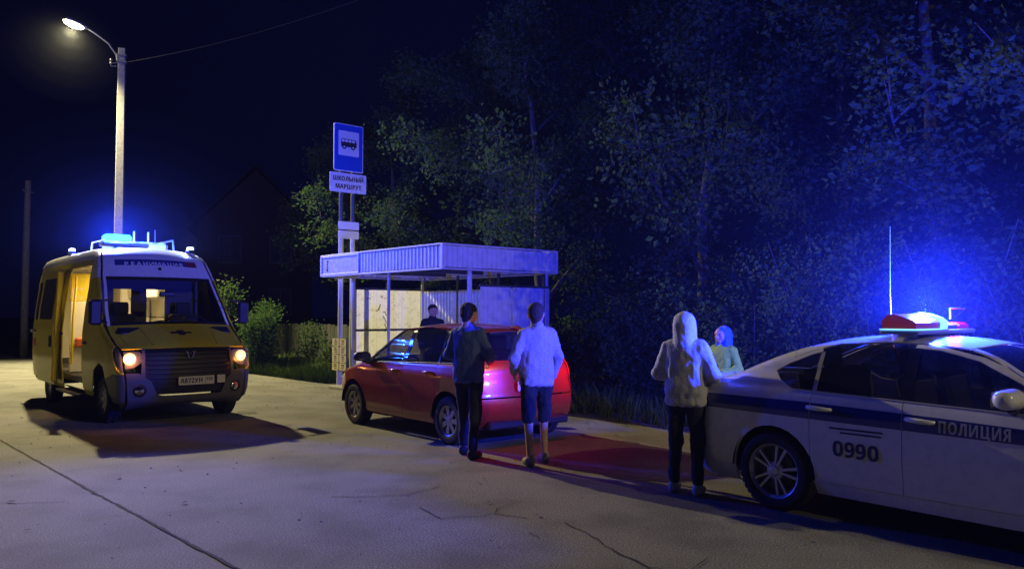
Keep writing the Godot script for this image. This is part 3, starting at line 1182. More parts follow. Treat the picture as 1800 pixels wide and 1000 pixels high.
	for k in 7:
		var s0 := lerpf(SB + 0.05, S1 - 0.03, k / 6.0)
		st = st_new()
		panel(st, pts2([s0 - 0.012, -0.72, s0 + 0.012, -0.72, s0 + 0.012, 0.72, s0 - 0.012, 0.72]), over, 0.09, 1.0, -0.012, 0.03)
		build("slat", st, M.black_trim, grille)
	st = st_new()
	var gc := S.over(Vector2(lerpf(SB, S1, 0.78), 0.0)) + Vector3(0.012, 0, 0)
	for sg in [-1.0, 1.0]:
		tube(st, [gc + Vector3(0, -0.07, sg * 0.012), gc + Vector3(0.004, -0.02, sg * 0.035), gc + Vector3(0.004, 0.02, sg * 0.05), gc + Vector3(0, 0.05, sg * 0.075)], [0.008, 0.014, 0.013, 0.006], 8)
		tube(st, [gc + Vector3(0.004, 0.01, sg * 0.045), gc + Vector3(0, 0.05, sg * 0.035)], [0.011, 0.005], 8)
	build("badge", st, M.chrome, grille)
	for sg in [-1.0, 1.0]:
		st = st_new()
		panel(st, pts2([SB, sg * 0.8, S1 - 0.002, sg * 0.74, S1 - 0.002, sg * 0.70, SB, sg * 0.74]), over, 0.06, 1.0, 0.004)
		build("grille_frame", st, M.bumper, grille)
	# bumper: upper lip, two cheeks, dark mouth, lower apron
	st = st_new()
	panel(st, pts2([0.02, -1.0, SL - 0.01, -1.0, SL - 0.01, 1.0, 0.02, 1.0]), over, 0.07, 1.0, 0.012)
	var bumper := build("front_bumper", st, M.bumper, t)
	for sg in [-1.0, 1.0]:
		st = st_new()
		panel(st, pts2([SL - 0.012, sg * 0.56, SB, sg * 0.66, SB + 0.12, sg * 0.82, SB + 0.12, sg * 1.0, SL - 0.012, sg * 1.0]), over, 0.05, 1.0, 0.012)
		build("bumper_cheek", st, M.bumper, bumper)
	st = st_new()
	panel(st, pts2([SL, -0.7, SB + 0.02, -0.8, SB + 0.02, 0.8, SL, 0.7]), over, 0.07, 1.0, -0.035, 0.0)
	build("intake", st, M.grille_black, bumper)
	for k in 3:
		st = st_new()
		var s0 := lerpf(SL + 0.03, SB - 0.02, k / 2.0)
		panel(st, pts2([s0 - 0.01, -0.58, s0 + 0.01, -0.58, s0 + 0.01, 0.58, s0 - 0.01, 0.58]), over, 0.09, 1.0, -0.01, 0.02)
		build("slat", st, M.black_trim, bumper)
	# number plate
	var px := Transform3D(Basis(Vector3.UP, PI / 2), Vector3(1.035, 0.65, -0.06))
	st = st_new()
	prism(st, rounded(0.52, 0.125, 0.012), 0.0, 0.01, px)
	var plate := build("number_plate", st, M.plate_white, t)
	words(plate, "А872УН", 0.07, 0.32, M.print_black, px * xf_at(Vector3(-0.075, 0.0, 0.012)), 0.004)
	words(plate, "152", 0.045, 0.09, M.print_black, px * xf_at(Vector3(0.19, 0.015, 0.012)), 0.004)
	st = st_new()
	box(st, Vector3(0.255 - 0.125, 0, 0.012), Vector3(0.004, 0.11, 0.004), 0.001)
	build("divider", st, M.print_black, plate, px)
	st = st_new()
	prism(st, rounded(0.12, 0.12, 0.01), 0.0, 0.01, Transform3D(Basis(Vector3.UP, PI / 2), Vector3(1.0, 0.655, -0.44)))
	build("tow_cover", st, M.plate_white, t)
	# roof gear: blue beacon on the near side, a bar, a hatch with rails, aerials
	st = st_new()
	box(st, Vector3(-1.5, 2.81, 0.3), Vector3(0.26, 0.07, 0.75), 0.02)
	box(st, Vector3(-1.5, 2.8, 0.45), Vector3(0.16, 0.1, 0.06), 0.01)
	var lb := build("beacon_bar", st, M.lightbar_base, t)
	st = st_new()
	box(st, Vector3(-1.5, 2.92, 0.42), Vector3(0.26, 0.12, 0.42), 0.05)
	build("beacon_lens", st, M.beacon_blue, lb)
	var bl := OmniLight3D.new()
	bl.name = "beacon_lamp"
	bl.position = Vector3(-1.5, 2.92, 0.42)
	bl.light_color = Color(0.12, 0.24, 1.0)
	bl.light_energy = VAN_BEACON
	bl.light_size = 0.1
	bl.omni_range = 80
	bl.shadow_enabled = true
	lb.add_child(bl)
	st = st_new()
	box(st, Vector3(-2.5, 2.85, -0.15), Vector3(0.95, 0.16, 0.9), 0.05)
	build("roof_hatch", st, M.van_white, t)
	for sg in [-1.0, 1.0]:
		st = st_new()
		tube(st, [Vector3(-1.75, 2.78, sg * 0.5 - 0.1), Vector3(-1.8, 2.96, sg * 0.5 - 0.1), Vector3(-3.2, 2.96, sg * 0.5 - 0.1), Vector3(-3.25, 2.78, sg * 0.5 - 0.1)], [0.018], 8)
		build("roof_rail", st, M.alloy, t)
	for z in [-0.12, 0.12]:
		st = st_new()
		tube(st, [Vector3(-1.95, 2.9, z - 0.1), Vector3(-1.95, 3.1, z - 0.1)], [0.02, 0.016], 8)
		build("vent_post", st, M.alloy, t)
	st = st_new()
	tube(st, [Vector3(-3.4, 2.76, -0.78), Vector3(-3.5, 3.3, -0.8)], [0.016, 0.01], 6)
	build("aerial", st, M.alloy, t)
	# inside: floor, partition with two openings, far wall lining, cupboards, ceiling and its lamp
	st = st_new()
	box(st, Vector3(-2.1, 0.55, 0), Vector3(5.6, 0.1, 1.86), 0.01)
	build("floor_pan", st, M.black_trim, t)
	st = st_new()
	box(st, Vector3(-3.1, 1.5, -0.83), Vector3(3.9, 1.8, 0.04), 0.01, Basis(Vector3(1, 0, 0), 0.06))
	box(st, Vector3(-5.0, 1.5, 0), Vector3(0.04, 1.8, 1.6), 0.01)
	build("lining", st, M.lining_white, t)
	st = st_new()
	box(st, Vector3(-3.05, 2.45, 0), Vector3(3.9, 0.03, 1.56), 0.01)
	build("ceiling", st, M.lining_white, t)
	# partition: pieces round two windows
	st = st_new()
	for pc in [[0.6, 1.45, -0.9, 0.9], [2.05, 2.5, -0.84, 0.84], [1.45, 2.05, -0.87, -0.26], [1.45, 2.05, 0.04, 0.28], [1.45, 2.05, 0.56, 0.87]]:
		box(st, Vector3(-1.12, (pc[0] + pc[1]) * 0.5, (pc[2] + pc[3]) * 0.5), Vector3(0.04, pc[1] - pc[0], pc[3] - pc[2]), 0.004)
	build("partition", st, M.lining_grey, t)
	st = st_new()
	box(st, Vector3(-2.95, 1.0, -0.5), Vector3(0.9, 0.8, 0.55), 0.02)
	box(st, Vector3(-2.95, 2.15, -0.55), Vector3(2.2, 0.45, 0.4), 0.02)
	box(st, Vector3(-4.0, 1.5, -0.5), Vector3(0.7, 1.8, 0.55), 0.02)
	build("cupboard", st, M.lining_white, t)
	st = st_new()
	box(st, Vector3(-2.62, 2.1, 0.66), Vector3(0.05, 0.5, 0.42), 0.01)
	build("jamb_panel", st, M.door_yellow, t)
	st = st_new()
	box(st, Vector3(-2.62, 1.5, 0.66), Vector3(0.05, 0.7, 0.42), 0.01)
	box(st, Vector3(-2.62, 0.86, 0.66), Vector3(0.05, 0.5, 0.42), 0.01)
	build("side_cabinet", st, M.lining_white, t)
	st = st_new()
	box(st, Vector3(-2.56, 1.13, 0.66), Vector3(0.1, 0.16, 0.26), 0.02)
	build("kit_bag", st, M.kit_orange, t)
	st = st_new()
	tube(st, [Vector3(-2.5, 0.75, 0.86), Vector3(-2.46, 1.5, 0.86), Vector3(-2.46, 2.1, 0.82), Vector3(-2.55, 2.3, 0.8)], [0.018], 8)
	build("grab_rail", st, M.door_yellow, t)
	seat(t, Vector3(-0.55, 0.95, 0.5), 0.5, M.seat_cloth)
	seat(t, Vector3(-0.55, 0.95, -0.5), 0.5, M.seat_cloth)
	st = st_new()
	box(st, Vector3(0.12, 1.3, 0), Vector3(0.42, 0.26, 1.76), 0.09)
	build("dashboard", st, M.black_trim, t)
	st = st_new()
	var ring := []
	for k in 25:
		ring.append(Vector3(0, cos(TAU * k / 24.0), sin(TAU * k / 24.0)) * 0.2)
	var rb := Basis(Vector3(0, 0, 1), 0.7)
	var rp := []
	for p in ring: rp.append(Vector3(-0.22, 1.45, -0.48) + rb * p)
	tube(st, rp, [0.016], 8, false)
	build("steering_wheel", st, M.black_trim, t)
	st = st_new()
	box(st, Vector3(-0.1, 1.95, 0.02), Vector3(0.05, 0.08, 0.24), 0.02)
	build("rear_view_mirror", st, M.black_trim, t)
	st = st_new()
	box(st, Vector3(-2.2, 2.42, 0.1), Vector3(1.2, 0.03, 0.14), 0.008)
	build("ceiling_light", st, M.cabin_glow, t)
	var ca := AreaLight3D.new()
	ca.name = "cabin_lamp"
	ca.area_size = Vector2(1.2, 0.14)
	ca.position = Vector3(-2.2, 2.39, 0.1)
	ca.rotation.x = -PI / 2
	ca.light_color = Color(1.0, 0.86, 0.6)
	ca.light_energy = CABIN
	ca.shadow_enabled = true
	t.add_child(ca)


# ---------------------------------------------------------------- saloon and hatchback share this recipe
func car_sides(t: Node3D, S: Shell, d: Dictionary) -> void:
	var side : Callable = S.side
	var sil := PackedVector2Array(S.outline)
	for p in d.sill: sil.append(p)
	if Geometry2D.is_polygon_clockwise(sil): sil.reverse()
	var af := circle(Vector2(d.front, d.axle_y), d.arch)
	var ar := circle(Vector2(d.rear, d.axle_y), d.arch)
	var dlo: PackedVector2Array = d.dlo
	var pa: float = d.pillar_a
	var pb: float = d.pillar_b
	var pc: float = d.pillar_c
	var paint: Material = d.paint
	for sg in [1.0, -1.0]:
		var st := st_new()
		panel(st, within(cut(rect2(pa, 0.1, 3, 1.25), [af, d.head_cut]), sil), side, 0.05, sg)
		build("front_fender", st, paint, t)
		st = st_new()
		panel(st, within(cut(pts2([pb, d.sill_y, pa, d.sill_y, pa, 2.0, pb, 2.0]), [dlo, af, d.roof_cut]), sil), side, 0.045, sg)
		var fd := build("front_door", st, paint, t)
		st = st_new()
		panel(st, within(cut(pts2([pc, d.sill_y, pb, d.sill_y, pb, 2.0, pc, 2.0]), [dlo, ar, d.roof_cut]), sil), side, 0.045, sg)
		var rd := build("rear_door", st, paint, t)
		st = st_new()
		panel(st, within(cut(rect2(-4, 0.1, pc, 2.0), [dlo, ar, d.roof_cut, d.tail_cut]), sil), side, 0.045, sg)
		build("rear_quarter", st, paint, t)
		st = st_new()
		panel(st, within(pts2([d.front - d.arch + 0.02, d.sill_y, d.rear + d.arch - 0.02, d.sill_y, d.rear + d.arch + 0.02, 0.1, d.front - d.arch - 0.02, 0.1]), sil), side, 0.06, sg, -0.006)
		build("sill_panel", st, paint, t)
		st = st_new()
		panel(st, within(d.roof_cut, sil, 0.0), side, 0.05, sg)
		build("roof_rail", st, paint, t)
		# glass and the black pillar between
		st = st_new()
		panel(st, within(Geometry2D.intersect_polygons(dlo, rect2(pb + 0.035, 0.5, 3, 2))[0], sil, 0.0), side, 0.05, sg, -0.008, 0.0)
		build("window", st, d.glass, fd)
		st = st_new()
		panel(st, within(Geometry2D.intersect_polygons(dlo, rect2(pc + 0.02, 0.5, pb - 0.035, 2))[0], sil, 0.0), side, 0.05, sg, -0.008, 0.0)
		build("window", st, d.glass, rd)
		st = st_new()
		panel(st, within(Geometry2D.intersect_polygons(dlo, rect2(pb - 0.04, 0.5, pb + 0.04, 2))[0], sil, 0.0), side, 0.05, sg, -0.003, 0.01)
		build("door_pillar", st, M.gloss_black, t)
		var q := biggest(Geometry2D.intersect_polygons(dlo, rect2(-4, 0.5, pc - 0.005, 2)))
		if q.size() > 2:
			st = st_new()
			panel(st, within(q, sil, 0.0), side, 0.05, sg, -0.008, 0.0)
			build("quarter_window", st, d.glass, t)
			st = st_new()
			panel(st, within(Geometry2D.intersect_polygons(dlo, rect2(pc - 0.01, 0.5, pc + 0.022, 2))[0], sil, 0.0), side, 0.05, sg, -0.003, 0.01)
			build("window_divider", st, M.alloy if d.has("band") else M.gloss_black, t)
		# weather strip under the glass
		st = st_new()
		var strip := []
		for k in 15:
			var x := lerpf(d.strip0.x, d.strip1.x, k / 14.0)
			var y := lerpf(d.strip0.y, d.strip1.y, k / 14.0)
			var p: Vector3 = S.side(Vector2(x, y))
			strip.append(Vector3(p.x, p.y, sg * (p.z + 0.001)))
		tube(st, strip, [0.008], 6)
		build("weather_strip", st, M.alloy if d.has("band") else M.black_trim, t)
		# handles
		for h in [[d.handle_f, fd], [d.handle_r, rd]]:
			var hp: Vector2 = h[0]
			var z: float = S.side(hp).z
			st = st_new()
			tube(st, [Vector3(hp.x - 0.1, hp.y + 0.005, sg * z), Vector3(hp.x - 0.08, hp.y + 0.008, sg * (z + 0.035)), Vector3(hp.x, hp.y + 0.004, sg * (z + 0.042)), Vector3(hp.x + 0.08, hp.y, sg * (z + 0.035)), Vector3(hp.x + 0.1, hp.y - 0.002, sg * z)], [0.014, 0.018, 0.02, 0.018, 0.014], 10)
			build("handle", st, d.handle_mat, h[1])
			st = st_new()
			lathe(st, [Vector2(0.001, 0.003), Vector2(0.035, 0.003), Vector2(0.045, -0.004)], 18, Transform3D(Basis.from_scale(Vector3(1.3, 0.8, sg)), Vector3(hp.x, hp.y - 0.012, sg * (z + 0.0005))))
			build("handle_cup", st, M.black_trim if not d.has("band") else M.chrome, h[1])
		# mirror
		var mp: Vector3 = d.mirror
		st = st_new()
		tube(st, [Vector3(mp.x, mp.y - 0.09, sg * (mp.z - 0.16)), Vector3(mp.x + 0.0, mp.y - 0.07, sg * (mp.z - 0.06)), Vector3(mp.x + 0.01, mp.y - 0.05, sg * mp.z)], [0.035, 0.028, 0.03], 8)
		var arm := build("mirror", st, M.black_trim, t)
		put("mirror_cap", skin([[Vector3(mp.x + 0.03, mp.y + 0.005, sg * (mp.z - 0.05)), Vector3(mp.x + 0.02, mp.y + 0.005, sg * (mp.z + 0.08)), 0.062, 0.055], [Vector3(mp.x + 0.0, mp.y + 0.005, sg * (mp.z - 0.05)), Vector3(mp.x - 0.01, mp.y + 0.01, sg * (mp.z + 0.09)), 0.06, 0.05]], 0.014, 0.02), d.mirror_mat, arm)
		st = st_new()
		prism(st, rounded(0.17, 0.1, 0.035), 0, 0.004, Transform3D(Basis(Vector3.UP, -PI / 2), Vector3(mp.x - 0.066, mp.y + 0.005, sg * (mp.z + 0.02))))
		build("mirror_glass", st, M.chrome, arm)
		# lamps in the corners
		st = st_new()
		panel(st, within(d.head_cut, sil, 0.004), side, 0.04, sg, -0.004, 0.01)
		var hl := build("headlight", st, d.head_mat, t)
		st = st_new()
		panel(st, within(d.head_cut, sil, 0.004), side, 0.04, sg, 0.004, 0.006)
		build("lens", st, M.clear_lens, hl)
		st = st_new()
		panel(st, within(d.tail_cut, sil, 0.004), side, 0.04, sg, 0.002, 0.01)
		build("tail_light", st, d.tail_mat, t)
		for x in [d.front, d.rear]:
			wheel(t, Vector3(x, d.radius, sg * d.track), d.radius, d.rim, 0.2, sg, d.spokes, d.rim_mat, d.get("double", false))
			st = st_new()
			for k in 14:
				var a := PI * k / 14.0
				var b := PI * (k + 1) / 14.0
				var A := Vector3(x + cos(a) * (d.arch + 0.015), d.axle_y + sin(a) * (d.arch + 0.015), 0)
				var B := Vector3(x + cos(b) * (d.arch + 0.015), d.axle_y + sin(b) * (d.arch + 0.015), 0)
				quad(st, A + Vector3(0, 0, sg * 0.45), B + Vector3(0, 0, sg * 0.45), B + Vector3(0, 0, sg * (d.track + 0.1)), A + Vector3(0, 0, sg * (d.track + 0.1)), Vector3(x, d.axle_y, 0) - A)
			quad(st, Vector3(x - d.arch - 0.02, 0.12, sg * 0.45), Vector3(x + d.arch + 0.02, 0.12, sg * 0.45), Vector3(x + d.arch + 0.02, 0.8, sg * 0.45), Vector3(x - d.arch - 0.02, 0.8, sg * 0.45), Vector3(0, 0, sg))
			build("wheel_well", st, M.black_trim, t)
	# centre pieces over the width
	var over : Callable = S.over
	for c in d.centre:
		var s0: float = S.s_of(c[1])
		var s1: float = S.s_of(c[2])
		var q: float = c[3]
		var st := st_new()
		panel(st, pts2([s0 + 0.004, -q, s1 - 0.004, -q, s1 - 0.004, q, s0 + 0.004, q]), over, 0.06, 1.0, c[5], 0.012)
		build(c[0], st, c[4], t)
		if q < 0.995 and q > 0.9:
			for sg in [-1.0, 1.0]:
				st = st_new()
				panel(st, pts2([s0, sg * (q + 0.003), s1, sg * (q + 0.003), s1, sg, s0, sg]), over, 0.05, 1.0, 0.0)
				build("pillar" if c[4] == d.glass else "shoulder", st, paint, t)
	# floor and cabin
	var fl := st_new()
	box(fl, Vector3((d.front + d.rear) * 0.5, 0.28, 0), Vector3(d.front - d.rear + 1.3, 0.1, 1.3), 0.02)
	build("floor_pan", fl, M.black_trim, t)
	var seat_x: float = d.seat_x
	seat(t, Vector3(seat_x, 0.48, 0.36), 0.5, M.seat_cloth)
	seat(t, Vector3(seat_x, 0.48, -0.36), 0.5, M.seat_cloth)
	seat(t, Vector3(seat_x - 0.85, 0.48, 0.0), 1.25, M.seat_cloth)
	var db := st_new()
	box(db, Vector3(d.dash_x, 0.78, 0), Vector3(0.45, 0.22, 1.4), 0.08)
	build("dashboard", db, M.black_trim, t)
	db = st_new()
	var rp := []
	var rb := Basis(Vector3(0, 0, 1), 0.45)
	for k in 25:
		rp.append(Vector3(d.dash_x - 0.3, 0.86, -0.36) + rb * Vector3(0, cos(TAU * k / 24.0) * 0.18, sin(TAU * k / 24.0) * 0.18))
	tube(db, rp, [0.015], 8, false)
	build("steering_wheel", db, M.black_trim, t)


func make_police_car() -> void:
	# wheelbase 2.69; local origin half-way between the axles
	var fwd := Vector3(sin(deg_to_rad(40.5)), 0, cos(deg_to_rad(40.5)))
	var rgt := Vector3(-fwd.z, 0, fwd.x)
	var mid := Vector3(2.27, 0, -6.80) + fwd * 1.343 - rgt * 0.78
	var t := thing("police_car", "white police saloon with a blue side stripe and roof light bar lit", "police car", mid, deg_to_rad(-49.5))
	var S := Shell.new()
	S.r = 0.055
	S.wy = [[0.15, 0.84], [0.35, 0.885], [0.6, 0.905], [0.85, 0.9], [0.96, 0.87], [1.05, 0.815], [1.2, 0.74], [1.35, 0.66], [1.46, 0.6]]
	S.wx = [[-2.45, 0.8], [-2.3, 0.88], [-2.0, 0.955], [-1.4, 1.0], [1.2, 1.0], [1.7, 0.97], [2.0, 0.9], [2.15, 0.83], [2.26, 0.74]]
	S.bow = [[-2.45, -0.16], [-2.2, -0.15], [-1.6, -0.08], [-1.0, 0.0], [0.1, 0.05], [0.6, 0.12], [1.0, 0.16], [1.8, 0.2], [2.26, 0.28]]
	S.crown = [[-2.45, 0.0], [-2.1, 0.035], [-1.5, 0.02], [-0.9, 0.05], [-0.1, 0.05], [0.4, 0.01], [0.9, 0.03], [1.6, 0.07], [2.1, 0.03], [2.26, 0.0]]
	S.setup([Vector2(1.95, 0.19), Vector2(2.15, 0.2), Vector2(2.22, 0.3), Vector2(2.25, 0.45), Vector2(2.25, 0.58), Vector2(2.2, 0.68), Vector2(2.08, 0.76), Vector2(1.85, 0.84), Vector2(1.45, 0.93), Vector2(1.1, 1.0), Vector2(0.98, 1.03), Vector2(0.62, 1.21), Vector2(0.3, 1.37), Vector2(0.12, 1.43), Vector2(-0.15, 1.465), Vector2(-0.5, 1.475), Vector2(-0.9, 1.455), Vector2(-1.2, 1.4), Vector2(-1.6, 1.25), Vector2(-1.95, 1.12), Vector2(-2.1, 1.085), Vector2(-2.36, 1.06), Vector2(-2.43, 1.02), Vector2(-2.42, 0.85), Vector2(-2.46, 0.62), Vector2(-2.44, 0.42), Vector2(-2.36, 0.28), Vector2(-2.1, 0.22)])
	var dlo := pts2([0.82, 0.985, 0.55, 1.13, 0.2, 1.30, -0.08, 1.37, -0.45, 1.395, -0.85, 1.37, -1.08, 1.305, -1.26, 1.225, -1.37, 1.16, -1.31, 1.09, -1.2, 1.03, -1.05, 1.012, 0.0, 0.985, 0.7, 0.965])
	var roof_cut := pts2([0.98, 0.99, 0.62, 1.165, 0.22, 1.335, -0.07, 1.40, -0.45, 1.425, -0.87, 1.4, -1.1, 1.335, -1.24, 1.275, -1.24, 1.6, 1.2, 1.6, 1.2, 1.0])
	var d := {
		"sill": [Vector2(-1.72, 0.2), Vector2(1.72, 0.18)], "front": 1.343, "rear": -1.343, "axle_y": 0.33, "arch": 0.375, "dlo": dlo,
		"pillar_a": 0.96, "pillar_b": -0.27, "pillar_c": -1.0, "paint": M.car_white, "glass": M.tint_glass, "sill_y": 0.3, "roof_cut": roof_cut,
		"head_cut": pts2([1.62, 0.72, 1.75, 0.62, 2.6, 0.55, 2.6, 0.8, 1.9, 0.82]), "tail_cut": pts2([-2.8, 0.78, -2.15, 0.8, -2.05, 0.97, -2.8, 1.0]),
		"strip0": Vector2(-1.15, 1.018), "strip1": Vector2(0.72, 0.963), "handle_f": Vector2(-0.14, 0.865), "handle_r": Vector2(-0.92, 0.885), "handle_mat": M.car_white,
		"mirror": Vector3(0.46, 1.07, 0.98), "mirror_mat": M.car_white, "head_mat": M.lamp_reflector, "tail_mat": M.red_lens, "radius": 0.325, "rim": 0.228, "track": 0.79, "spokes": 5, "double": true, "rim_mat": M.alloy,
		"seat_x": -0.05, "dash_x": 0.75, "band": true,
		"centre": [
			["front_bumper", Vector2(1.97, 0.19), Vector2(2.25, 0.5), 1.0, M.car_white, 0.0],
			["grille", Vector2(2.25, 0.5), Vector2(2.16, 0.72), 0.8, M.grille_black, -0.01],
			["hood", Vector2(2.15, 0.725), Vector2(1.06, 1.01), 1.0, M.car_white, 0.0],
			["windscreen", Vector2(1.0, 1.02), Vector2(0.18, 1.415), 0.92, M.tint_glass, -0.004],
			["roof", Vector2(0.16, 1.42), Vector2(-1.16, 1.41), 1.0, M.car_white, 0.0],
			["rear_window", Vector2(-1.18, 1.405), Vector2(-1.93, 1.13), 0.92, M.tint_glass, -0.004],
			["boot_lid", Vector2(-1.95, 1.12), Vector2(-2.42, 0.8), 1.0, M.car_white, 0.0],
			["rear_bumper", Vector2(-2.43, 0.79), Vector2(-2.12, 0.225), 1.0, M.car_white, 0.0],
		],
	}
	car_sides(t, S, d)
	var side : Callable = S.side
	var sil := PackedVector2Array(S.outline)
	for p in d.sill: sil.append(p)
	if Geometry2D.is_polygon_clockwise(sil): sil.reverse()
	# the blue band along the flank, one strip per panel, and the words on it
	var band := pts2([-2.6, 0.81, -1.4, 0.8, 1.0, 0.765, 2.2, 0.68, 2.2, 0.78, 1.45, 0.85, 0.75, 0.925, 0.62, 0.875, 0.0, 0.9, -1.1, 0.93, -2.6, 0.93])
	for sg in [1.0, -1.0]:
		for c in [[-3.0, -1.003], [-0.997, -0.273], [-0.267, 0.957], [0.963, 3.0]]:
			var pc := biggest(Geometry2D.intersect_polygons(band, rect2(c[0], 0.4, c[1], 1.1)))
			pc = biggest(Geometry2D.clip_polygons(pc, d.tail_cut))
			var st := st_new()
			panel(st, within(cut(pc, [circle(Vector2(1.343, 0.33), 0.38), circle(Vector2(-1.343, 0.33), 0.38)]), sil, 0.002), side, 0.05, sg, 0.0025, 0.003)
			build("stripe", st, M.band_police, t)
		var flip := 1.0 if sg > 0.0 else -1.0
		var tilt := Basis(Vector3.UP, 0.0 if sg > 0.0 else PI)
		var z1: float = S.side(Vector2(0.3, 0.83)).z + 0.002
		words(t, "ПОЛИЦИЯ", 0.085, 0.46, M.letter_grey, Transform3D(tilt * Basis(Vector3(0, 0, 1), -0.024 * flip), Vector3(0.22, 0.832, sg * z1)), 0.005)
		var z2: float = S.side(Vector2(-0.62, 0.6)).z + 0.001
		words(t, "0990", 0.12, 0.36, M.print_navy, Transform3D(tilt * Basis(Vector3(0, 0, 1), -0.02 * flip), Vector3(-0.62, 0.585, sg * z2)), 0.005)
		# two rows of small print above the number, too small in the photograph to read
		for k in 2:
			var st := st_new()
			box(st, Vector3(-0.62 + 0.04 * k, 0.745 - 0.03 * k, sg * (S.side(Vector2(-0.62, 0.73)).z + 0.002)), Vector3(0.42 - 0.1 * k, 0.013, 0.004), 0.001)
			build("small_print", st, M.print_navy, t)
		var fc := st_new()
		panel(fc, circle(Vector2(-1.62, 0.94), 0.055, 20), side, 0.04, sg, 0.0, 0.004)
		build("fuel_flap", fc, M.car_white, t)
	# light bar across the roof
	var lx := -0.42
	var st := st_new()
	box(st, Vector3(lx, 1.5, 0), Vector3(0.3, 0.035, 1.16), 0.012)
	box(st, Vector3(lx, 1.48, 0.42), Vector3(0.14, 0.05, 0.06), 0.01)
	box(st, Vector3(lx, 1.48, -0.42), Vector3(0.14, 0.05, 0.06), 0.01)
	var lb := build("light_bar", st, M.lightbar_base, t)
	st = st_new()
	prism(st, pts2([-0.14, 0, 0.14, 0, 0.148, 0.06, 0.11, 0.092, 0.03, 0.12, -0.05, 0.134, -0.11, 0.12, -0.15, 0.06]), 0.0, 0.11, Transform3D(Basis.IDENTITY, Vector3(lx, 1.52, 0)))
	build("blue_lens", st, M.beacon_white_blue, lb)
	st = st_new()
	prism(st, pts2([-0.128, 0.004, 0.128, 0.004, 0.132, 0.05, 0.1, 0.074, 0.03, 0.1, -0.045, 0.12, -0.1, 0.108, -0.136, 0.055]), 0.112, 0.57, Transform3D(Basis.IDENTITY, Vector3(lx, 1.522, 0)))
	build("end_cap", st, M.cap_brown, lb)
	st = st_new()
	prism(st, pts2([-0.147, -0.004, 0.147, -0.004, 0.147, 0.003, -0.147, 0.003]), 0.11, 0.585, Transform3D(Basis.IDENTITY, Vector3(lx, 1.521, 0)))
	build("glow_strip_light", st, M.beacon_white_blue, lb)
	st = st_new()
	box(st, Vector3(lx, 1.54, -0.2), Vector3(0.2, 0.04, 0.26), 0.012)
	build("siren_box", st, M.lightbar_base, lb)
	st = st_new()
	prism(st, pts2([-0.1, 0, 0.1, 0, 0.1, 0.03, 0.07, 0.05, -0.07, 0.05, -0.1, 0.03]), -0.56, -0.36, Transform3D(Basis.IDENTITY, Vector3(lx, 1.52, 0)))
	build("red_lens", st, M.beacon_red, lb)
	var o := OmniLight3D.new()
	o.name = "blue_lamp"
	o.position = Vector3(lx, 1.67, 0.06)
	o.light_color = Color(0.1, 0.2, 1.0)
	o.light_energy = POLICE_BEACON
	o.light_size = 0.08
	o.omni_range = 80
	o.shadow_enabled = true
	lb.add_child(o)
	var o2 := OmniLight3D.new()
	o2.name = "red_lamp"
	o2.position = Vector3(lx, 1.57, -0.45)
	o2.light_color = Color(1.0, 0.08, 0.12)
	o2.light_energy = 1.2
	o2.light_size = 0.08
	o2.omni_range = 40
	o2.shadow_enabled = true
	lb.add_child(o2)
	# whip aerial on the roof and a bracket behind the bar
	st = st_new()
	tube(st, [Vector3(-0.75, 1.45, -0.05), Vector3(-0.76, 1.8, -0.05), Vector3(-0.75, 2.4, -0.05)], [0.006, 0.0035, 0.0025], 6)
	build("aerial", st, M.alloy, t)
	st = st_new()
	tube(st, [Vector3(lx + 0.05, 1.6, -0.3), Vector3(lx + 0.05, 1.69, -0.3), Vector3(lx + 0.05, 1.69, -0.62)], [0.008], 6)
	build("camera_bracket", st, M.alloy, t)


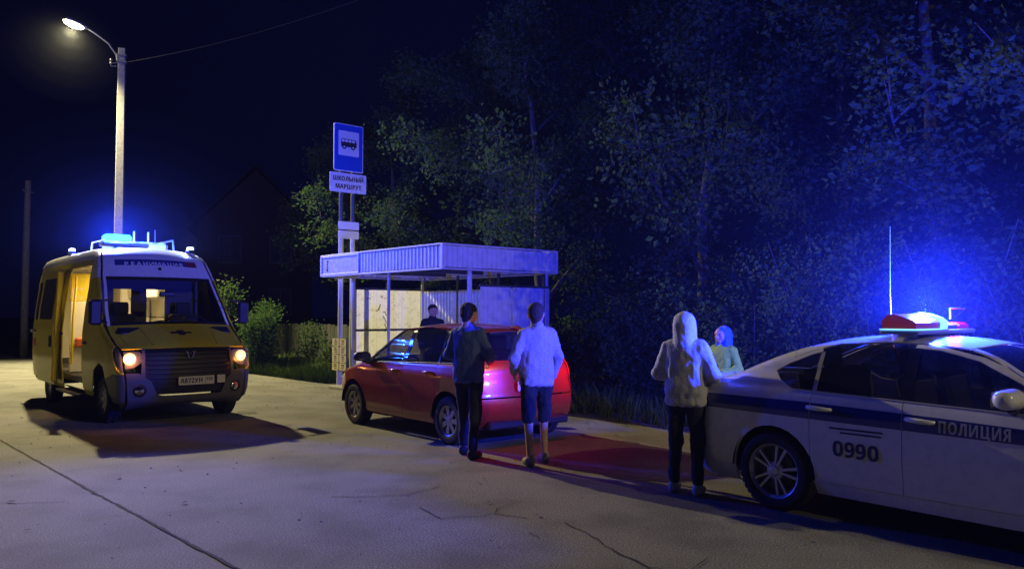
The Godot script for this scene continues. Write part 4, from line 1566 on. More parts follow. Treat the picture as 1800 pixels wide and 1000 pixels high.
func make_red_car() -> void:
	var fwd := Vector3(-sin(deg_to_rad(39)), 0, -cos(deg_to_rad(39)))
	var rgt := Vector3(-fwd.z, 0, fwd.x)
	var mid := Vector3(-2.30, 0, -12.0) - fwd * 1.235 + rgt * 0.74
	var t := thing("red_car", "red hatchback parked in front of the bus shelter", "car", mid, deg_to_rad(129))
	var S := Shell.new()
	S.r = 0.06
	S.wy = [[0.15, 0.78], [0.35, 0.83], [0.6, 0.85], [0.85, 0.845], [0.95, 0.82], [1.05, 0.77], [1.25, 0.69], [1.5, 0.58]]
	S.wx = [[-2.0, 0.86], [-1.85, 0.93], [-1.5, 0.985], [-1.1, 1.0], [1.1, 1.0], [1.5, 0.97], [1.8, 0.9], [1.95, 0.83], [2.05, 0.75]]
	S.bow = [[-2.0, -0.1], [-1.7, -0.1], [-1.1, -0.03], [0.1, 0.05], [0.6, 0.12], [1.0, 0.15], [1.6, 0.2], [2.05, 0.26]]
	S.crown = [[-2.0, 0.0], [-1.5, 0.03], [-0.9, 0.05], [0.0, 0.05], [0.4, 0.01], [0.9, 0.03], [1.5, 0.07], [1.9, 0.03], [2.05, 0.0]]
	S.setup([Vector2(1.75, 0.2), Vector2(1.96, 0.22), Vector2(2.02, 0.34), Vector2(2.04, 0.5), Vector2(2.02, 0.64), Vector2(1.94, 0.76), Vector2(1.8, 0.84), Vector2(1.5, 0.93), Vector2(1.15, 1.0), Vector2(1.0, 1.04), Vector2(0.65, 1.25), Vector2(0.35, 1.41), Vector2(0.15, 1.475), Vector2(-0.2, 1.51), Vector2(-0.7, 1.515), Vector2(-1.1, 1.495), Vector2(-1.5, 1.45), Vector2(-1.69, 1.39), Vector2(-1.8, 1.14), Vector2(-1.87, 0.98), Vector2(-1.88, 0.8), Vector2(-1.93, 0.6), Vector2(-1.92, 0.42), Vector2(-1.86, 0.28), Vector2(-1.65, 0.22)])
	var dlo := pts2([0.9, 0.985, 0.55, 1.2, 0.25, 1.36, 0.0, 1.41, -0.5, 1.43, -0.95, 1.405, -1.25, 1.33, -1.42, 1.2, -1.45, 1.09, -1.3, 1.02, -0.9, 0.995, 0.0, 0.965, 0.75, 0.95])
	var roof_cut := pts2([1.0, 1.0, 0.62, 1.235, 0.27, 1.395, 0.0, 1.445, -0.5, 1.462, -0.98, 1.437, -1.28, 1.36, -1.36, 1.33, -1.36, 1.7, 1.2, 1.7, 1.2, 1.01])
	var d := {
		"sill": [Vector2(-1.3, 0.2), Vector2(1.55, 0.18)], "front": 1.235, "rear": -1.235, "axle_y": 0.31, "arch": 0.36, "dlo": dlo,
		"pillar_a": 0.94, "pillar_b": -0.16, "pillar_c": -0.98, "paint": M.car_red, "glass": M.tint_glass, "sill_y": 0.29, "roof_cut": roof_cut,
		"head_cut": pts2([1.42, 0.82, 1.6, 0.66, 2.4, 0.6, 2.4, 0.82, 1.75, 0.86]), "tail_cut": pts2([-2.4, 0.82, -1.72, 0.82, -1.62, 1.06, -2.4, 1.1]),
		"strip0": Vector2(-1.28, 1.018), "strip1": Vector2(0.75, 0.948), "handle_f": Vector2(0.02, 0.86), "handle_r": Vector2(-0.82, 0.88), "handle_mat": M.car_red,
		"mirror": Vector3(0.74, 1.02, 0.94), "mirror_mat": M.black_trim, "head_mat": M.lamp_reflector, "tail_mat": M.tail_glow, "radius": 0.3, "rim": 0.19, "track": 0.735, "spokes": 7, "rim_mat": M.alloy,
		"seat_x": 0.0, "dash_x": 0.75,
		"centre": [
			["front_bumper", Vector2(1.77, 0.2), Vector2(2.04, 0.48), 1.0, M.car_red, 0.0],
			["grille", Vector2(2.04, 0.48), Vector2(1.98, 0.72), 0.75, M.grille_black, -0.01],
			["hood", Vector2(1.97, 0.725), Vector2(1.1, 1.01), 1.0, M.car_red, 0.0],
			["windscreen", Vector2(1.03, 1.03), Vector2(0.22, 1.455), 0.92, M.tint_glass, -0.004],
			["roof", Vector2(0.2, 1.46), Vector2(-1.58, 1.435), 1.0, M.car_red, 0.0],
			["rear_window", Vector2(-1.62, 1.42), Vector2(-1.82, 1.08), 0.92, M.tint_glass, -0.004],
			["tailgate", Vector2(-1.83, 1.07), Vector2(-1.92, 0.62), 1.0, M.car_red, 0.0],
			["rear_bumper", Vector2(-1.925, 0.61), Vector2(-1.67, 0.225), 1.0, M.car_red, 0.012],
		],
	}
	car_sides(t, S, d)
	var px := Transform3D(Basis(Vector3.UP, -PI / 2), Vector3(-1.935, 0.75, 0.0))
	var st := st_new()
	prism(st, rounded(0.52, 0.12, 0.012), 0.0, 0.012, px)
	build("number_plate", st, M.plate_white, t)
	st = st_new()
	tube(st, [Vector3(-1.5, 1.455, 0.0), Vector3(-1.62, 1.455, 0.0), Vector3(-1.72, 1.43, 0.0)], [0.03, 0.035, 0.02], 8)
	build("spoiler", st, M.car_red, t)
	for sg in [-1.0, 1.0]:
		var o := OmniLight3D.new()
		o.name = "tail_lamp"
		o.position = Vector3(-2.04, 0.93, sg * 0.68)
		o.light_color = Color(1.0, 0.06, 0.03)
		o.light_energy = TAIL
		o.light_size = 0.08
		o.omni_range = 25
		o.shadow_enabled = true
		t.add_child(o)
# ---------------------------------------------------------------- plants
func leaf_cluster(seed_: int, leaves: int, spread: float, size: float) -> ArrayMesh:
	var r := RandomNumberGenerator.new()
	r.seed = seed_
	var st := st_new()
	for i in leaves:
		var c := Vector3(r.randfn(), r.randfn() * 0.8, r.randfn()) * spread * 0.55
		var d := Vector3(r.randf_range(-1, 1), r.randf_range(-0.9, 0.5), r.randf_range(-1, 1)).normalized()
		var s := d.cross(Vector3(r.randf_range(-1, 1), r.randf_range(-1, 1), r.randf_range(-1, 1))).normalized()
		var n := d.cross(s).normalized()
		var l := size * r.randf_range(0.7, 1.3)
		var w := l * 0.33
		var tip := c + d * l - n * l * 0.12
		var a := c + d * l * 0.45 + s * w + n * l * 0.06
		var b := c + d * l * 0.45 - s * w + n * l * 0.06
		var n1 := (a - c).cross(tip - c).normalized()
		var n2 := (tip - c).cross(b - c).normalized()
		tri(st, c, a, tip, n1, n1, n1)
		tri(st, c, tip, b, n2, n2, n2)
	return st.commit()


func scatter(called: String, parent: Node, mesh: Mesh, m: Material, places: Array, tints := []) -> MultiMeshInstance3D:
	var mm := MultiMesh.new()
	mm.transform_format = MultiMesh.TRANSFORM_3D
	mm.use_colors = tints.size() > 0
	mm.mesh = mesh
	mm.instance_count = places.size()
	for i in places.size():
		mm.set_instance_transform(i, places[i])
		if tints.size(): mm.set_instance_color(i, tints[i])
	var o := MultiMeshInstance3D.new()
	o.name = numbered(called) if parent == self else child_name(parent, called)
	o.multimesh = mm
	o.material_override = m
	parent.add_child(o, true)
	return o


func turned(r: RandomNumberGenerator, p: Vector3, s: float) -> Transform3D:
	var b := Basis(Vector3.UP, r.randf() * TAU) * Basis(Vector3.RIGHT, r.randf_range(-0.6, 0.6))
	return Transform3D(b.scaled(Vector3.ONE * s), p)


# a leafy tree: crooked trunk, limbs, twigs, and leaves in clumps about the twig ends
func tree(called: String, label: String, category: String, group: String, at: Vector3, height: float, crown_w: float, first: float, clumps: int, seed_: int, leaf: Material, lean := 0.0) -> void:
	var r := RandomNumberGenerator.new()
	r.seed = seed_
	var t := thing(called, label, category, at, 0.0, group)
	var st := st_new()
	var rad := height * 0.013 + 0.02
	var pts := []
	var rr := []
	var n := 9
	var wob := Vector3.ZERO
	for i in n:
		var f := float(i) / (n - 1)
		wob += Vector3(r.randfn(), 0, r.randfn()) * height * 0.008
		pts.append(Vector3(lean * f * height, f * height * 0.93, 0) + wob * (1.0 if i else 0.0))
		rr.append(lerpf(rad, rad * 0.18, pow(f, 0.8)) * (1.35 if i == 0 else 1.0))
	tube(st, pts, rr, 9)
	build("trunk", st, M.bark, t)
	var spots := []
	var limbs := 9 if height > 4.0 else 6
	for k in limbs:
		var f := lerpf(first, 0.92, (k + r.randf() * 0.6) / limbs)
		var fi := f * (n - 1)
		var base: Vector3 = pts[int(fi)].lerp(pts[mini(int(fi) + 1, n - 1)], fi - int(fi))
		var a := k * 2.4 + r.randf_range(-0.4, 0.4)
		var long := crown_w * 0.5 * r.randf_range(0.75, 1.15) * (1.0 - 0.55 * maxf(0.0, (f - 0.45) / 0.55))
		var dir := Vector3(cos(a), r.randf_range(0.25, 0.9), sin(a)).normalized()
		var q := [base]
		for j in 4:
			dir = (dir + Vector3(r.randfn(), r.randfn() * 0.6, r.randfn()) * 0.16).normalized()
			q.append(q[-1] + dir * long * 0.28)
		st = st_new()
		var br := rad * 0.42 * (1.0 - f * 0.5)
		tube(st, q, [br, br * 0.75, br * 0.55, br * 0.35, br * 0.18], 6)
		for j in range(1, 5):
			for w in 3:
				var td := (dir + Vector3(r.randfn(), r.randfn() * 0.7 - 0.1, r.randfn()) * 0.8).normalized()
				var e: Vector3 = q[j] + td * long * r.randf_range(0.18, 0.4)
				tube(st, [q[j], (q[j] + e) * 0.5 + Vector3(0, 0.03, 0), e], [br * 0.3, br * 0.2, br * 0.1], 4, false)
				spots.append(e)
				spots.append((q[j] + e) * 0.5)
		build("branch", st, M.bark, t)
	var places := []
	for i in clumps:
		var p: Vector3 = spots[r.randi() % spots.size()]
		var g := crown_w * 0.036
		p += Vector3(r.randfn(), r.randfn() * 0.8, r.randfn()) * g
		places.append(turned(r, p, r.randf_range(0.7, 1.25)))
	var c := scatter("crown", t, M_leaf[seed_ % M_leaf.size()], leaf, places)
	c.set_meta("kind", "stuff")


func shrub(called: String, label: String, category: String, group: String, at: Vector3, h: float, w: float, clumps: int, seed_: int, leaf: Material) -> void:
	var r := RandomNumberGenerator.new()
	r.seed = seed_
	var t := thing(called, label, category, at, 0.0, group)
	var st := st_new()
	var spots := []
	for k in 11:
		var a := k * 2.4 + r.randf()
		var e := Vector3(cos(a) * w * 0.5 * r.randf_range(0.3, 1.0), h * r.randf_range(0.65, 1.0), sin(a) * w * 0.5 * r.randf_range(0.3, 1.0))
		var m := Vector3(e.x * 0.35, e.y * 0.5, e.z * 0.35)
		tube(st, [Vector3(e.x * 0.08, -0.02, e.z * 0.08), m, e], [0.02, 0.013, 0.005], 5, false)
		for f in [0.25, 0.4, 0.55, 0.7, 0.85, 0.97]:
			spots.append(m.lerp(e, (f - 0.5) * 2.0) if f > 0.5 else Vector3.ZERO.lerp(m, f * 2.0))
	build("stem", st, M.bark, t)
	var places := []
	for i in clumps:
		var p: Vector3 = spots[r.randi() % spots.size()] + Vector3(r.randfn(), r.randfn() * 0.8, r.randfn()) * w * 0.12
		p.y = maxf(p.y, 0.08)
		places.append(turned(r, p, r.randf_range(0.5, 0.95)))
	var c := scatter("foliage", t, M_leaf[(seed_ + 1) % M_leaf.size()], leaf, places)
	c.set_meta("kind", "stuff")


func road_point(a: float, n: float, y := 0.0) -> Vector3:
	return Vector3(a * 0.669 + n * 0.743, y, a * 0.743 - n * 0.669)


# ---------------------------------------------------------------- ground, road, cracks
func make_ground() -> void:
	var st := st_new()
	var big := 260.0
	quad(st, Vector3(-big, -0.012, -big), Vector3(big, -0.012, -big), Vector3(big, -0.012, big), Vector3(-big, -0.012, big), Vector3.UP)
	tag(build("ground", st, M.soil), "", "", "", "structure")
	# carriageway with a bus bay: edge points (along, across)
	var edge := [[-120.0, 6.3], [-30.0, 6.3], [-24.5, 6.5], [-21.5, 9.15], [-4.0, 9.25], [60.0, 9.3]]
	var rr := RandomNumberGenerator.new()
	rr.seed = 8
	var poly := PackedVector2Array()
	for i in edge.size() - 1:
		var p := Vector2(edge[i][0], edge[i][1])
		var q := Vector2(edge[i + 1][0], edge[i + 1][1])
		var m := maxi(1, int(minf(p.distance_to(q), 60.0) / 0.35))
		for k in m:
			poly.append(p.lerp(q, float(k) / m) + Vector2(0, rr.randf_range(-0.06, 0.06)))
	poly.append(Vector2(60, 9.3))
	poly.append(Vector2(60, -11))
	poly.append(Vector2(-120, -11))
	st = st_new()
	var idx := Geometry2D.triangulate_polygon(poly)
	for k in range(0, idx.size(), 3):
		flat(st, road_point(poly[idx[k]].x, poly[idx[k]].y), road_point(poly[idx[k + 1]].x, poly[idx[k + 1]].y), road_point(poly[idx[k + 2]].x, poly[idx[k + 2]].y), Vector3.UP)
	var road := build("road", st, M.asphalt)
	tag(road, "", "", "", "structure")
	# the older near lane lies beside the joint, a few millimetres proud
	st = st_new()
	quad(st, road_point(-120, 2.1, 0.003), road_point(60, 2.1, 0.003), road_point(60, -11, 0.003), road_point(-120, -11, 0.003), Vector3.UP)
	build("old_lane", st, M.asphalt_old, road)
	# oil drips where cars stop in the bay
	for sp in [[-12.8, 5.6, 0.2], [-12.2, 5.2, 0.09], [-9.7, 7.9, 0.14]]:
		var ol := PackedVector2Array()
		for k in 18:
			var rad: float = sp[2] * rr.randf_range(0.7, 1.25)
			ol.append(Vector2(cos(TAU * k / 18.0), sin(TAU * k / 18.0) * 0.7) * rad)
		st = st_new()
		var oi := Geometry2D.triangulate_polygon(ol)
		for k in range(0, oi.size(), 3):
			flat(st, road_point(sp[0] + ol[oi[k]].x, sp[1] + ol[oi[k]].y, 0.0065), road_point(sp[0] + ol[oi[k + 1]].x, sp[1] + ol[oi[k + 1]].y, 0.0065), road_point(sp[0] + ol[oi[k + 2]].x, sp[1] + ol[oi[k + 2]].y, 0.0065), Vector3.UP)
		build("oil_stain", st, M.oil, road)
	# the joint between the two passes of the paver, and cracks
	crack(road, [Vector2(-14.5, -18.6), Vector2(-6.75, -10.5), Vector2(-4.2, -7.75), Vector2(-1.72, -5.13), Vector2(2.0, -1.2)], 0.026, 21, 0.008)
	crack(road, [Vector2(-1.62, -7.2), Vector2(-1.25, -7.22), Vector2(-0.94, -7.31), Vector2(-0.7, -7.62)], 0.013, 22, 0.03)
	crack(road, [Vector2(-0.79, -6.8), Vector2(-0.55, -6.42), Vector2(-0.14, -6.6), Vector2(0.12, -6.45)], 0.014, 23, 0.035)
	crack(road, [Vector2(-0.14, -6.6), Vector2(-0.06, -6.85), Vector2(0.1, -7.0)], 0.008, 26, 0.03)
	crack(road, [Vector2(0.42, -6.3), Vector2(0.6, -5.95), Vector2(0.74, -5.5), Vector2(0.98, -5.1), Vector2(1.25, -4.7)], 0.016, 24, 0.035)
	crack(road, [Vector2(0.98, -5.1), Vector2(1.15, -5.15), Vector2(1.32, -5.42)], 0.009, 25, 0.03)
	crack(road, [Vector2(-4.9, -7.1), Vector2(-4.3, -6.95), Vector2(-3.9, -7.0)], 0.008, 27, 0.03)
	crack(road, [Vector2(0.1, -6.05), Vector2(0.2, -5.9)], 0.008, 28, 0.02)
	# small stones and bits lying on the asphalt
	var pebble := skin([[Vector3.ZERO, Vector3(0.006, 0, 0.003), 0.011, 0.009]], 0.005, 0.003)
	var places := []
	for i in 420:
		var a := rr.randf_range(-18, 1)
		var nn := rr.randf_range(-1.5, 9.0)
		places.append(Transform3D(Basis(Vector3.UP, rr.randf() * TAU).scaled(Vector3.ONE * rr.randf_range(0.25, 0.9)), road_point(a, nn, 0.003)))
	var fallen := []
	for i in 520:
		var a := rr.randf_range(-24, 3)
		var nn := 9.2 - absf(rr.randfn()) * 1.5 if i % 3 else rr.randf_range(-1.0, 9.0)
		fallen.append(Transform3D(Basis(Vector3.UP, rr.randf() * TAU) * Basis(Vector3.RIGHT, rr.randf_range(-0.3, 0.3)), road_point(a, nn, 0.014)).scaled_local(Vector3.ONE * rr.randf_range(0.5, 1.1)))
	var lf := st_new()
	for s in [-1.0, 1.0]:
		flat(lf, Vector3(-0.035, 0, 0), Vector3(0.0, 0.008, s * 0.018), Vector3(0.04, 0.004, 0), Vector3.UP)
	tag(scatter("fallen_leaves", self, lf.commit(), M.dry_leaf, fallen), "small dry brown leaves fallen along the edge of the bus bay", "leaves", "", "stuff")
	tag(scatter("gravel", self, pebble, M.stone, places), "small loose stones scattered over the road", "gravel", "", "stuff")


func crack(parent: Node, path: Array, wide: float, seed_: int, jit: float) -> void:
	var r := RandomNumberGenerator.new()
	r.seed = seed_
	var pts := []
	for i in path.size() - 1:
		var p: Vector2 = path[i]
		var q: Vector2 = path[i + 1]
		var n := maxi(2, int(p.distance_to(q) / 0.07))
		for k in n:
			pts.append(p.lerp(q, float(k) / n) + Vector2(r.randfn(), r.randfn()) * jit * 0.5)
	pts.append(path[-1])
	var st := st_new()
	var last_l := Vector3.ZERO
	var last_r := Vector3.ZERO
	for i in pts.size():
		var d: Vector2 = (pts[mini(i + 1, pts.size() - 1)] - pts[maxi(i - 1, 0)]).normalized()
		var s := Vector2(-d.y, d.x) * wide * 0.5 * r.randf_range(0.5, 1.3)
		var L := Vector3(pts[i].x + s.x, 0.007, pts[i].y + s.y)
		var R := Vector3(pts[i].x - s.x, 0.007, pts[i].y - s.y)
		if i:
			quad(st, last_l, L, R, last_r, Vector3.UP)
		last_l = L
		last_r = R
	build("crack", st, M.crack, parent)


func make_grass() -> void:
	var r := RandomNumberGenerator.new()
	r.seed = 4
	var st := st_new()
	for k in 9:
		var a := r.randf() * TAU
		var b := Vector3(cos(a), 0, sin(a)) * r.randf_range(0.0, 0.05)
		var lean := Vector3(cos(a + r.randf_range(-0.6, 0.6)), 0, sin(a)) * r.randf_range(0.03, 0.12)
		var h := r.randf_range(0.12, 0.26)
		var s := Vector3(-sin(a), 0, cos(a)) * 0.006
		var m := b + lean * 0.4 + Vector3(0, h * 0.6, 0)
		var tip := b + lean + Vector3(0, h, 0)
		quad(st, b - s, b + s, m + s * 0.8, m - s * 0.8, Vector3(cos(a), 0.4, sin(a)))
		flat(st, m - s * 0.8, m + s * 0.8, tip, Vector3(cos(a), 0.4, sin(a)))
	var tuft := st.commit()
	var nn := FastNoiseLite.new()
	nn.seed = 3
	nn.frequency = 0.35
	var places := []
	var tints := []
	for i in 23000:
		var near := i >= 17000
		var a := r.randf_range(-24, -16) if near else r.randf_range(-34, 4)
		var n := 9.3 + absf(r.randfn()) * (0.7 if near else 2.6)
		if a < -21.0: n -= clampf((-21.0 - a) / 3.0, 0.0, 1.0) * 2.6
		var p := road_point(a, n, -0.01)
		var v := nn.get_noise_2d(p.x, p.z)
		if v < -0.12 and not near or n < 9.45 and r.randf() < 0.3 and a > -21.0:
			continue
		if a > -17.0 and a < -10.5 and n < 11.6: continue
		if a > -10.5 and r.randf() < 0.75: continue
		places.append(Transform3D(Basis(Vector3.UP, r.randf() * TAU).scaled(Vector3.ONE * r.randf_range(0.6, 1.7) * (0.9 + v)), p))
		var g := r.randf_range(0.75, 1.25)
		tints.append(Color(g * r.randf_range(0.9, 1.2), g, g * 0.9))
	tag(scatter("grass", self, tuft, M.grass, places, tints), "rough green grass growing along the verge beside the bus bay", "grass", "", "stuff")


# ---------------------------------------------------------------- street lamp, poles, wire
func make_street_lamp() -> void:
	var base := Vector3(-12.2, 0, -24.6)
	var t := thing("street_lamp", "tall concrete lamp post with its lamp lit, behind the ambulance", "street lamp", base, 0.0, "street lamps along the road")
	var st := st_new()
	var b0 := 0.145
	var b1 := 0.1
	var tw := Basis(Vector3.UP, 0.35)
	var c := []
	for k in 2:
		var w := b0 if k == 0 else b1
		var y := 0.0 if k == 0 else 9.9
		for q in [[-1, -0.85], [-0.85, -1], [0.85, -1], [1, -0.85], [1, 0.85], [0.85, 1], [-0.85, 1], [-1, 0.85]]:
			c.append(tw * Vector3(q[0] * w, y, q[1] * w * 0.85))
	for k in 8:
		var l := (k + 1) % 8
		quad(st, c[k], c[l], c[8 + l], c[8 + k], (c[k] + c[l]) * Vector3(1, 0, 1))
	for k in range(1, 7):
		flat(st, c[8], c[8 + k], c[9 + k], Vector3.UP)
	build("post", st, M.concrete, t)
	st = st_new()
	var head := Vector3(-0.82, 10.36, 0.58)
	tube(st, [Vector3(-0.09, 9.45, 0.06), Vector3(-0.14, 9.70, 0.1), Vector3(-0.32, 10.00, 0.22), Vector3(-0.6, 10.22, 0.42), head], [0.028], 10)
	var arm := build("arm", st, M.steel, t)
	st = st_new()
	box(st, Vector3(-0.1, 9.56, 0.07), Vector3(0.06, 0.2, 0.12), 0.01, tw)
	box(st, Vector3(0, 9.68, 0), Vector3(0.28, 0.04, 0.24), 0.005, tw)
	box(st, Vector3(0, 9.48, 0), Vector3(0.285, 0.04, 0.25), 0.005, tw)
	build("bracket", st, M.steel, arm)
	st = st_new()
	for k in 2:
		tube(st, [Vector3(-0.12, 9.42 - 0.1 * k, 0.1), Vector3(-0.26, 9.40 - 0.1 * k, 0.16), Vector3(-0.26, 9.46 - 0.1 * k, 0.16)], [0.014], 6)
		lathe(st, [Vector2(0.001, 0.06), Vector2(0.03, 0.05), Vector2(0.045, 0.0), Vector2(0.02, -0.02)], 10, Transform3D(Basis(Vector3.RIGHT, -PI / 2), Vector3(-0.26, 9.48 - 0.1 * k, 0.16)))
	build("insulator", st, M.steel, t)
	# head: a flat oval lantern tipped up along the arm
	var out := Vector3(-0.81, 0.0, 0.59).normalized()
	var bx := (out + Vector3(0, 0.26, 0)).normalized()
	var bz := bx.cross(Vector3.UP).normalized()
	var hb := Basis(bx, bz.cross(bx), bz)
	st = st_new()
	var hm := skin([[Vector3(0.0, 0, 0), Vector3(0.5, 0.015, 0), 0.06, 0.085], [Vector3(0.15, 0.01, -0.06), Vector3(0.5, 0.01, -0.07), 0.06, 0.07], [Vector3(0.15, 0.01, 0.06), Vector3(0.5, 0.01, 0.07), 0.06, 0.07]], 0.02, 0.02)
	var lh := put("lantern", hm, M.steel, t, Transform3D(hb, head))
	st = st_new()
	lathe(st, [Vector2(0.001, 0.1), Vector2(0.06, 0.092), Vector2(0.1, 0.06), Vector2(0.12, 0.0)], 24, Transform3D(Basis.from_scale(Vector3(2.5, 1.1, 1.25)) * Basis(Vector3.RIGHT, PI / 2), Vector3(0.34, -0.05, 0)))
	build("lamp_glass", st, M.street_glow, lh)
	var s := SpotLight3D.new()
	s.name = "street_lamp_light"
	s.transform = Transform3D(Basis(Vector3.RIGHT, -PI / 2), Vector3.ZERO)
	t.add_child(s)
	var lp := head + hb * Vector3(0.34, -0.2, 0)
	s.look_at_from_position(base + lp, base + lp + Vector3(0.1, -1.0, 0.62), Vector3(1, 0, 0))
	s.spot_angle = 63
	s.spot_angle_attenuation = 0.5
	s.spot_range = 120
	s.light_color = Color(1.0, 0.93, 0.68)
	s.light_energy = STREET
	s.light_size = 0.15
	s.shadow_enabled = true
	var spill := OmniLight3D.new()
	spill.name = "lantern_spill_light"
	spill.position = lp + Vector3(0, 0.02, 0)
	spill.light_color = Color(1.0, 0.94, 0.74)
	spill.light_energy = 4.0
	spill.light_size = 0.12
	spill.omni_range = 60
	spill.shadow_enabled = true
	t.add_child(spill)
	# the next lamp of the row, nearer than the camera sees, lights the fronts that face it
	var t2: Node3D = t.duplicate()
	t2.name = numbered("street_lamp")
	add_child(t2)
	t2.position = Vector3(14.9, 0, 5.5)
	t2.rotation.y = deg_to_rad(-132)
	tag(t2, "next street lamp of the row, to the right and nearer than the police car", "street lamp", "street lamps along the road")
	for lit in t2.get_children():
		if lit is SpotLight3D:
			lit.light_energy = STREET_NEAR
			lit.look_at_from_position(t2.to_global(lp), t2.to_global(lp) + Vector3(-0.33, -1.0, -0.29), Vector3(1, 0, 0))
			lit.spot_angle = 60
	# the wire that leaves the post
	st = st_new()
	var a := base + Vector3(0.12, 9.48, -0.02)
	var b := Vector3(-1.43, 10.6, -20.0)
	var w := []
	for k in 33:
		var f := k / 32.0
		var p := a.lerp(b, f)
		p.y -= 4.0 * 0.3 * f * (1.0 - f)
		w.append(p)
	tube(st, w, [0.011], 6)
	tag(build("overhead_wire", st, M.wire), "thin dark overhead wire running off the lamp post towards the right", "wire")
	# faint timber pole far down the road on the left
	var pole := thing("utility_pole", "faint bare utility pole far down the road left of the ambulance", "utility pole", Vector3(-18.2, 0, -29.7))
	st = st_new()
	tube(st, [Vector3(0, 0, 0), Vector3(0.03, 6.6, 0)], [0.14, 0.1], 12)
	build("post", st, M.grey_wood, pole)
	st = st_new()
	tube(st, [Vector3(0.05, 6.2, -0.35), Vector3(0.05, 6.2, 0.35)], [0.03], 6)
	build("crossarm", st, M.grey_wood, pole)


# ---------------------------------------------------------------- bus stop
func make_bus_stop() -> void:
	var t := thing("bus_shelter", "white ribbed sheet metal bus shelter behind the red car", "bus shelter", Vector3(-4.14, 0, -17.3), deg_to_rad(-48))
	var L := 4.35
	var Dp := 2.85
	var y0 := 2.44
	var y1 := 2.88
	var st := st_new()
	ribbed(st, L - 1.56, y1 - y0 - 0.06, 0.115, 0.022, xf_at(Vector3(1.56, y0 + 0.03, -0.012)))
	build("front_fascia", st, M.sheet_white, t)
	st = st_new()
	box(st, Vector3(0.78, (y0 + y1) * 0.5, 0.0), Vector3(1.54, y1 - y0 - 0.05, 0.03), 0.006)
	var fp := build("fascia_panel", st, M.sheet_pale, t)
	st = st_new()
	for y in [y0 + 0.03, y1 - 0.03]:
		box(st, Vector3(0.78, y, 0.018), Vector3(1.54, 0.03, 0.02), 0.004)
	box(st, Vector3(1.53, (y0 + y1) * 0.5, 0.018), Vector3(0.03, y1 - y0 - 0.1, 0.02), 0.004)
	build("edge_strip", st, M.sheet_white, fp)
	# worn dark marks at the left end of the plain panel
	st = st_new()
	for k in 4:
		box(st, Vector3(0.26 + 0.012 * (k % 2), 2.57 + 0.06 * k, 0.017), Vector3(0.06 - 0.012 * (k % 3), 0.045, 0.005), 0.002)
	build("print_mark", st, M.print_black, fp)
	st = st_new()
	for y in [y0, y1]:
		box(st, Vector3(L * 0.5, y, -0.01), Vector3(L + 0.03, 0.03, 0.07), 0.006)
		box(st, Vector3(L, y, -Dp * 0.5), Vector3(0.07, 0.03, Dp), 0.006)
		box(st, Vector3(0, y, -Dp * 0.5), Vector3(0.07, 0.03, Dp), 0.006)
		box(st, Vector3(L * 0.5, y, -Dp), Vector3(L + 0.03, 0.03, 0.07), 0.006)
	for p in [[0, 0], [L, 0], [L, -Dp], [0, -Dp]]:
		box(st, Vector3(p[0], (y0 + y1) * 0.5, p[1]), Vector3(0.06, y1 - y0, 0.06), 0.006)
	build("roof_frame", st, M.sheet_white, t)
	st = st_new()
	ribbed(st, Dp - 0.06, y1 - y0 - 0.06, 0.115, 0.022, Transform3D(Basis(Vector3.UP, PI / 2), Vector3(L + 0.004, y0 + 0.03, -0.03)))
	build("side_fascia", st, M.sheet_white, t)
	st = st_new()
	ribbed(st, Dp - 0.06, y1 - y0 - 0.06, 0.115, 0.022, Transform3D(Basis(Vector3.UP, -PI / 2), Vector3(-0.004, y0 + 0.03, -Dp + 0.03)))
	build("side_fascia", st, M.sheet_white, t)
	st = st_new()
	ribbed(st, L - 0.06, y1 - y0 - 0.06, 0.115, 0.022, Transform3D(Basis(Vector3.UP, PI), Vector3(L - 0.03, y0 + 0.03, -Dp - 0.004)))
	build("back_fascia", st, M.sheet_white, t)
	st = st_new()
	ribbed(st, L - 0.08, Dp - 0.08, 0.18, 0.03, Transform3D(Basis(Vector3.RIGHT, -PI / 2 + 0.02), Vector3(0.04, y1 - 0.09, -0.04)))
	build("roof", st, M.sheet_white, t)
	for x in [0.75, 2.1, 3.5]:
		st = st_new()
		box(st, Vector3(x, y0 + 0.1, -Dp * 0.5), Vector3(0.06, 0.1, Dp - 0.1), 0.008)
		build("beam", st, M.dark_metal, t)
	st = st_new()
	box(st, Vector3(0.55, y0 - 0.03, -0.3), Vector3(1.0, 0.035, 0.05), 0.008)
	build("lower_rail", st, M.sheet_white, t)
	# posts
	for p in [[0.12, -0.72, 0.045], [2.02, -0.4, 0.03], [4.22, -0.72, 0.045], [0.12, -2.6, 0.04], [4.22, -2.7, 0.04]]:
		st = st_new()
		tube(st, [Vector3(p[0], 0, p[1]), Vector3(p[0], y0 + 0.05, p[1])], [p[2]], 12)
		build("post", st, M.post_white, t)
	for x in [0.12, 1.45, 2.85, 4.22]:
		st = st_new()
		box(st, Vector3(x, 1.25, -2.62), Vector3(0.07, 2.5, 0.05), 0.006)
		build("wall_post", st, M.dark_metal, t)
	# far end wall: pale sheets the street lamp shines through from behind
	var ex := 0.1
	for c in [[-1.62, -0.76, 0.3, 1.24], [-1.62, -0.76, 1.29, 2.17], [-2.55, -1.68, 0.3, 1.24], [-2.55, -1.68, 1.29, 2.17]]:
		st = st_new()
		ribbed(st, c[1] - c[0], c[3] - c[2], 0.23, 0.006, Transform3D(Basis(Vector3.UP, PI / 2), Vector3(ex, c[2], c[1])), false)
		build("wall_panel", st, M.sheet_translucent, t)
	st = st_new()
	for y in [0.27, 1.265, 2.2]:
		box(st, Vector3(ex, y, -1.66), Vector3(0.035, 0.035, 1.85), 0.006)
	box(st, Vector3(ex, 1.25, -1.65), Vector3(0.035, 1.9, 0.035), 0.006)
	build("wall_rail", st, M.dark_metal, t)
